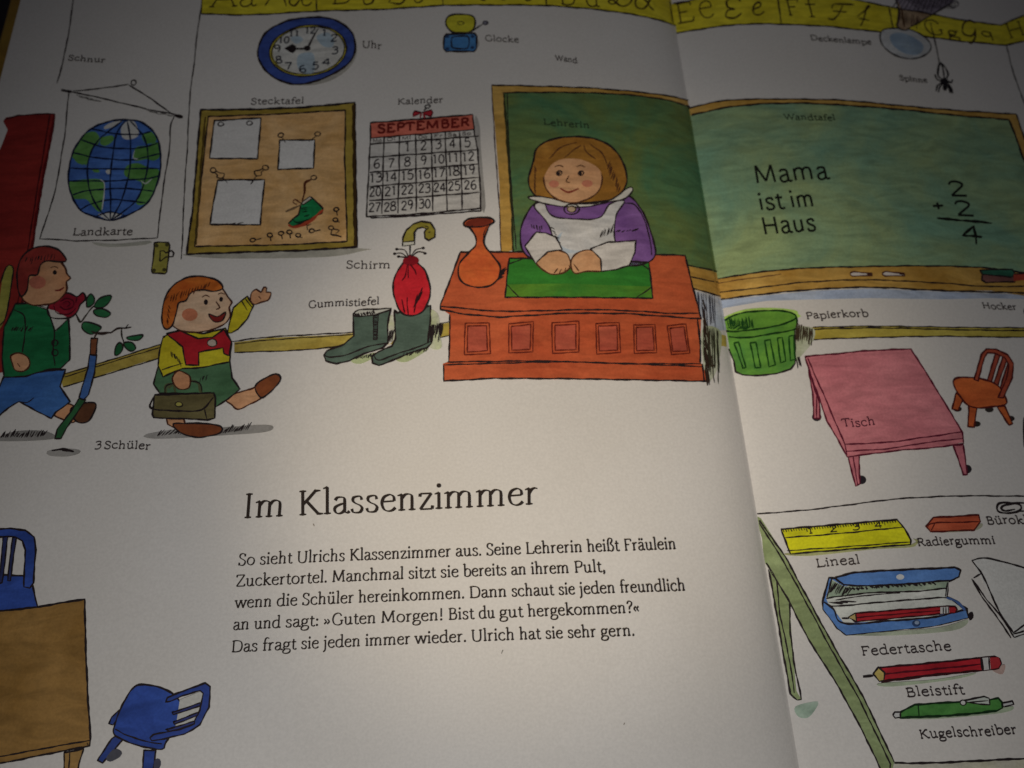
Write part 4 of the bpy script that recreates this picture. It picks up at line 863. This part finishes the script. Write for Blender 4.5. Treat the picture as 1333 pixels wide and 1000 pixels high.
a.line('48,145 300,125 500,100 700,75 850,65 1050,58 1345,60', 1.6)
a.fill('712,1336 1000,1330 1345,1314 1345,1400 700,1400', (208, 204, 190), c2=(200, 196, 170)); a.line('712,1334 900,1334 1345,1313', 2.4); a.build()
a = Art('printed_ruler', 'R', 'yellow ruler', K2, 2)
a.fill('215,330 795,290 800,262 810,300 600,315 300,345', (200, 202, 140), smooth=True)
a.shape('170,218 725,172 760,215 792,270 790,290 215,335 195,280', (238, 236, 40), 2, smooth=False, c2=(222, 218, 30), scale=60)
a.line('190,258 450,238 755,207', 1.6); a.line('200,320 500,300 785,278', 1.4)
for i in range(44):
    x = 178 + i * 12.4; y = 217 - (i * 12.4) * .082; a.line([(x, y), (x + 7, y + (22 if i % 10 == 9 else 13))], 1.1, taper=0)
for i, t in enumerate('1234'): x = 292 + i * 108; y = 242 - i * 9.3; q = a.T([(x, y), (x + 42, y - 4)]); write(a, t, q[0], q[1], 5.6, 1.5, 1.4, INK, slab=True, serif=6)
a.build()
a = Art('printed_eraser', 'R', 'orange red eraser', K2, 2); a.fill('1090,200 1130,190 1132,205 1090,225 950,232', (206, 204, 180), smooth=True)
a.shape('862,205 900,162 1115,150 1124,180 1092,222 885,230', (216, 110, 76), 1.9, smooth=False, c2=(198, 92, 62), lc=(96, 30, 26)); a.line('870,208 905,188 1118,182', 1.5, (96, 30, 26)); a.line('905,188 888,225', 1.3, (96, 30, 26)); a.build()
a = Art('printed_paper_clip', 'R', 'black wire paper clip', K2, 2); a.line('1335,92 1230,92 1205,105 1205,130 1235,140 1300,135 1320,115 1305,98 1240,102 1222,118 1240,130 1290,124', 2.2); a.line('1335,130 1310,132', 2); a.build()
a = Art('printed_paper_sheets', 'R', 'loose white paper sheets at the right edge', K2, 2)
a.fill('1082,368 1140,356 1350,405 1350,740 1280,740', (226, 225, 222))
a.line('1082,368 1140,356 1220,370 1350,408', 1.7); a.line('1082,368 1130,430 1180,540 1230,640 1280,712', 2); a.line('1090,450 1125,430', 1.6); a.line('1082,455 1130,540 1190,620 1270,738', 1.8); a.line('1090,462 1150,550 1210,620 1285,735', 1.6); a.line('1280,712 1345,665', 1.8); a.line('1280,718 1345,700', 1.8); a.line('1285,735 1345,715', 1.8); a.build()
a = Art('printed_pencil_case', 'R', 'open blue pencil case with a red pencil in it', K2, 2)
CB, CB2 = (106, 150, 214), (86, 130, 198)
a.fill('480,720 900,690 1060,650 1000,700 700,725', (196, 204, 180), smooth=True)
a.shape('372,550 400,450 430,452 470,480 560,490 760,470 1010,452 970,470 962,540 1060,600 1062,640 900,680 700,700 482,722 440,690 372,600', CB, 2.2, smooth=False, c2=CB2, scale=70)
a.fill('385,545 410,455 470,490 760,478 972,462 960,540 1045,600 900,640 700,655 470,672 410,610', (226, 226, 220), c2=(214, 218, 210))
a.fill('390,545 412,460 470,492 760,480 972,464 965,500 800,510 600,520 450,540', (186, 200, 176), c2=(140, 160, 140)); a.line('385,550 450,538 620,520 800,515 962,500', 1.8); a.line('385,588 500,580 650,566 780,556 960,545 1010,570 1045,600', 1.8); a.line('430,555 600,532 740,522', 1.3)
a.line('412,455 390,545', 2); a.line('965,470 955,540', 1.6)
a.hatch('420,470 510,500', 16, -24, 40, 1.5); a.hatch('470,500 900,470', 30, 14, 10, 2); a.hatch('400,570 480,560', 8, 50, 4, 1.4)
a.shape('430,450 520,425 760,412 1000,402 1028,415 1020,445 980,462 760,480 540,490 470,482', (108, 152, 218), 2, smooth=False, c2=CB2); a.ell(739, 446, 19, 13, (226, 228, 230))
a.fill('374,560 420,600 470,668 700,655 900,635 1050,600 1062,640 900,680 700,700 482,722 440,690 372,600', CB, c2=CB2); a.line('374,565 420,600 470,668 700,655 900,638 1058,600', 2); a.line('960,545 1010,565 1048,605', 3, (80, 110, 170))
a.shape('525,620 940,588 1000,586 1010,600 1000,618 940,622 525,660 505,640', (200, 50, 56), 1.7, smooth=False, c2=(172, 36, 46), lc=(70, 16, 24)); a.line('525,640 940,605', 1.4, (90, 16, 26)); a.fill('930,590 972,588 972,618 930,622', (214, 214, 212)); a.line('944,590 944,620', 1.6); a.line('956,590 956,618', 1.4); a.line('970,588 970,618', 1.4)
a.fill('490,640 525,618 530,660', (222, 196, 130)); a.line('490,640 525,618 530,660 490,640', 1.4, smooth=False); a.line('460,645 495,644', 2.6); a.ell(815, 668, 20, 16, (60, 84, 130)); a.ell(818, 664, 11, 9, (176, 196, 226)); a.fill('1065,625 1085,615 1088,640 1070,655', INK, smooth=True); a.build()
a = Art('printed_pencil', 'R', 'red pencil with a white band', K3, 2)
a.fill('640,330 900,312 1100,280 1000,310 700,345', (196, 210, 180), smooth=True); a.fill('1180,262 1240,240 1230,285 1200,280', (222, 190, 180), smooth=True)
a.shape('635,256 900,232 1190,202 1215,212 1222,235 1210,258 1100,272 900,292 652,324 660,290', (202, 48, 58), 2, smooth=False, c2=(176, 34, 46), scale=80, lc=(60, 16, 24)); a.line('660,285 900,262 1130,238', 2, (96, 14, 30)); a.line('655,318 900,288 1130,268', 2.2, (60, 20, 24))
a.fill('1128,208 1168,205 1172,262 1132,268', (214, 212, 210)); a.line('1126,208 1134,268', 3); a.line('1163,206 1168,262', 2.4); a.fill('1172,206 1210,205 1220,235 1208,256 1172,262', (200, 60, 66))
a.shape('612,285 635,254 665,280 660,315 640,320', (226, 202, 116), 1.8); a.line('562,298 612,293', 3.2); a.build()
a = Art('printed_pen', 'R', 'green ballpoint pen', K3, 2)
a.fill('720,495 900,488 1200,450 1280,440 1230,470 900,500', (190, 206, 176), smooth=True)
a.shape('740,470 810,432 1000,420 1160,410 1210,400 1226,420 1228,448 1200,462 1000,482 850,492 740,494', (88, 150, 74), 2, smooth=False, c2=(66, 126, 58), scale=80, lc=(20, 50, 22)); a.line('825,432 830,490', 1.5, (20, 50, 22))
a.shape('705,482 715,468 740,468 740,492 715,495', (210, 210, 208), 1.6); a.shape('1230,425 1275,415 1282,430 1232,440', (206, 206, 206), 1.6)
a.shape('1040,415 1140,392 1165,402 1168,432 1120,430', (206, 212, 204), 1.6, smooth=False); a.line('1060,420 1160,412', 1.4); a.ell(1040, 422, 13, 11, (222, 222, 218)); a.oell(1040, 422, 14, 12, 1.3); a.line('740,494 1000,482 1200,462', 2.6, (24, 54, 26)); a.build()
for w_ in (('Deckenlampe', 1055, 53, 1135, 59, 4.6), ('Spinne', 1171, 105, 1208, 109, 4.6), ('Wandtafel', 1021, 156.5, 1088, 158, 5.0), ('Papierkorb', 1049, 416, 1131, 412.5, 6.2), ('Hocker', 1279, 402, 1324, 405, 5.6), ('Tisch', 1096, 557, 1140, 553.5, 7.2),
           ('Lineal', 1062, 739, 1120, 734, 7.6), ('Radiergummi', 1194, 711.5, 1296, 708.5, 7.0), ('Büroklammer', 1284, 683, 1396, 682, 7.2), ('Federtasche', 1121, 854, 1239, 847, 8.2), ('Bleistift', 1179, 907.5, 1256, 904, 8.2), ('Kugelschreiber', 1197, 962, 1324, 956, 8.2)):
    word('R', *w_, th=1.1 if w_[5] < 6 else 1.45, c=(46, 58, 42) if w_[0] == 'Wandtafel' else (84, 30, 50) if w_[0] == 'Tisch' else BLK)
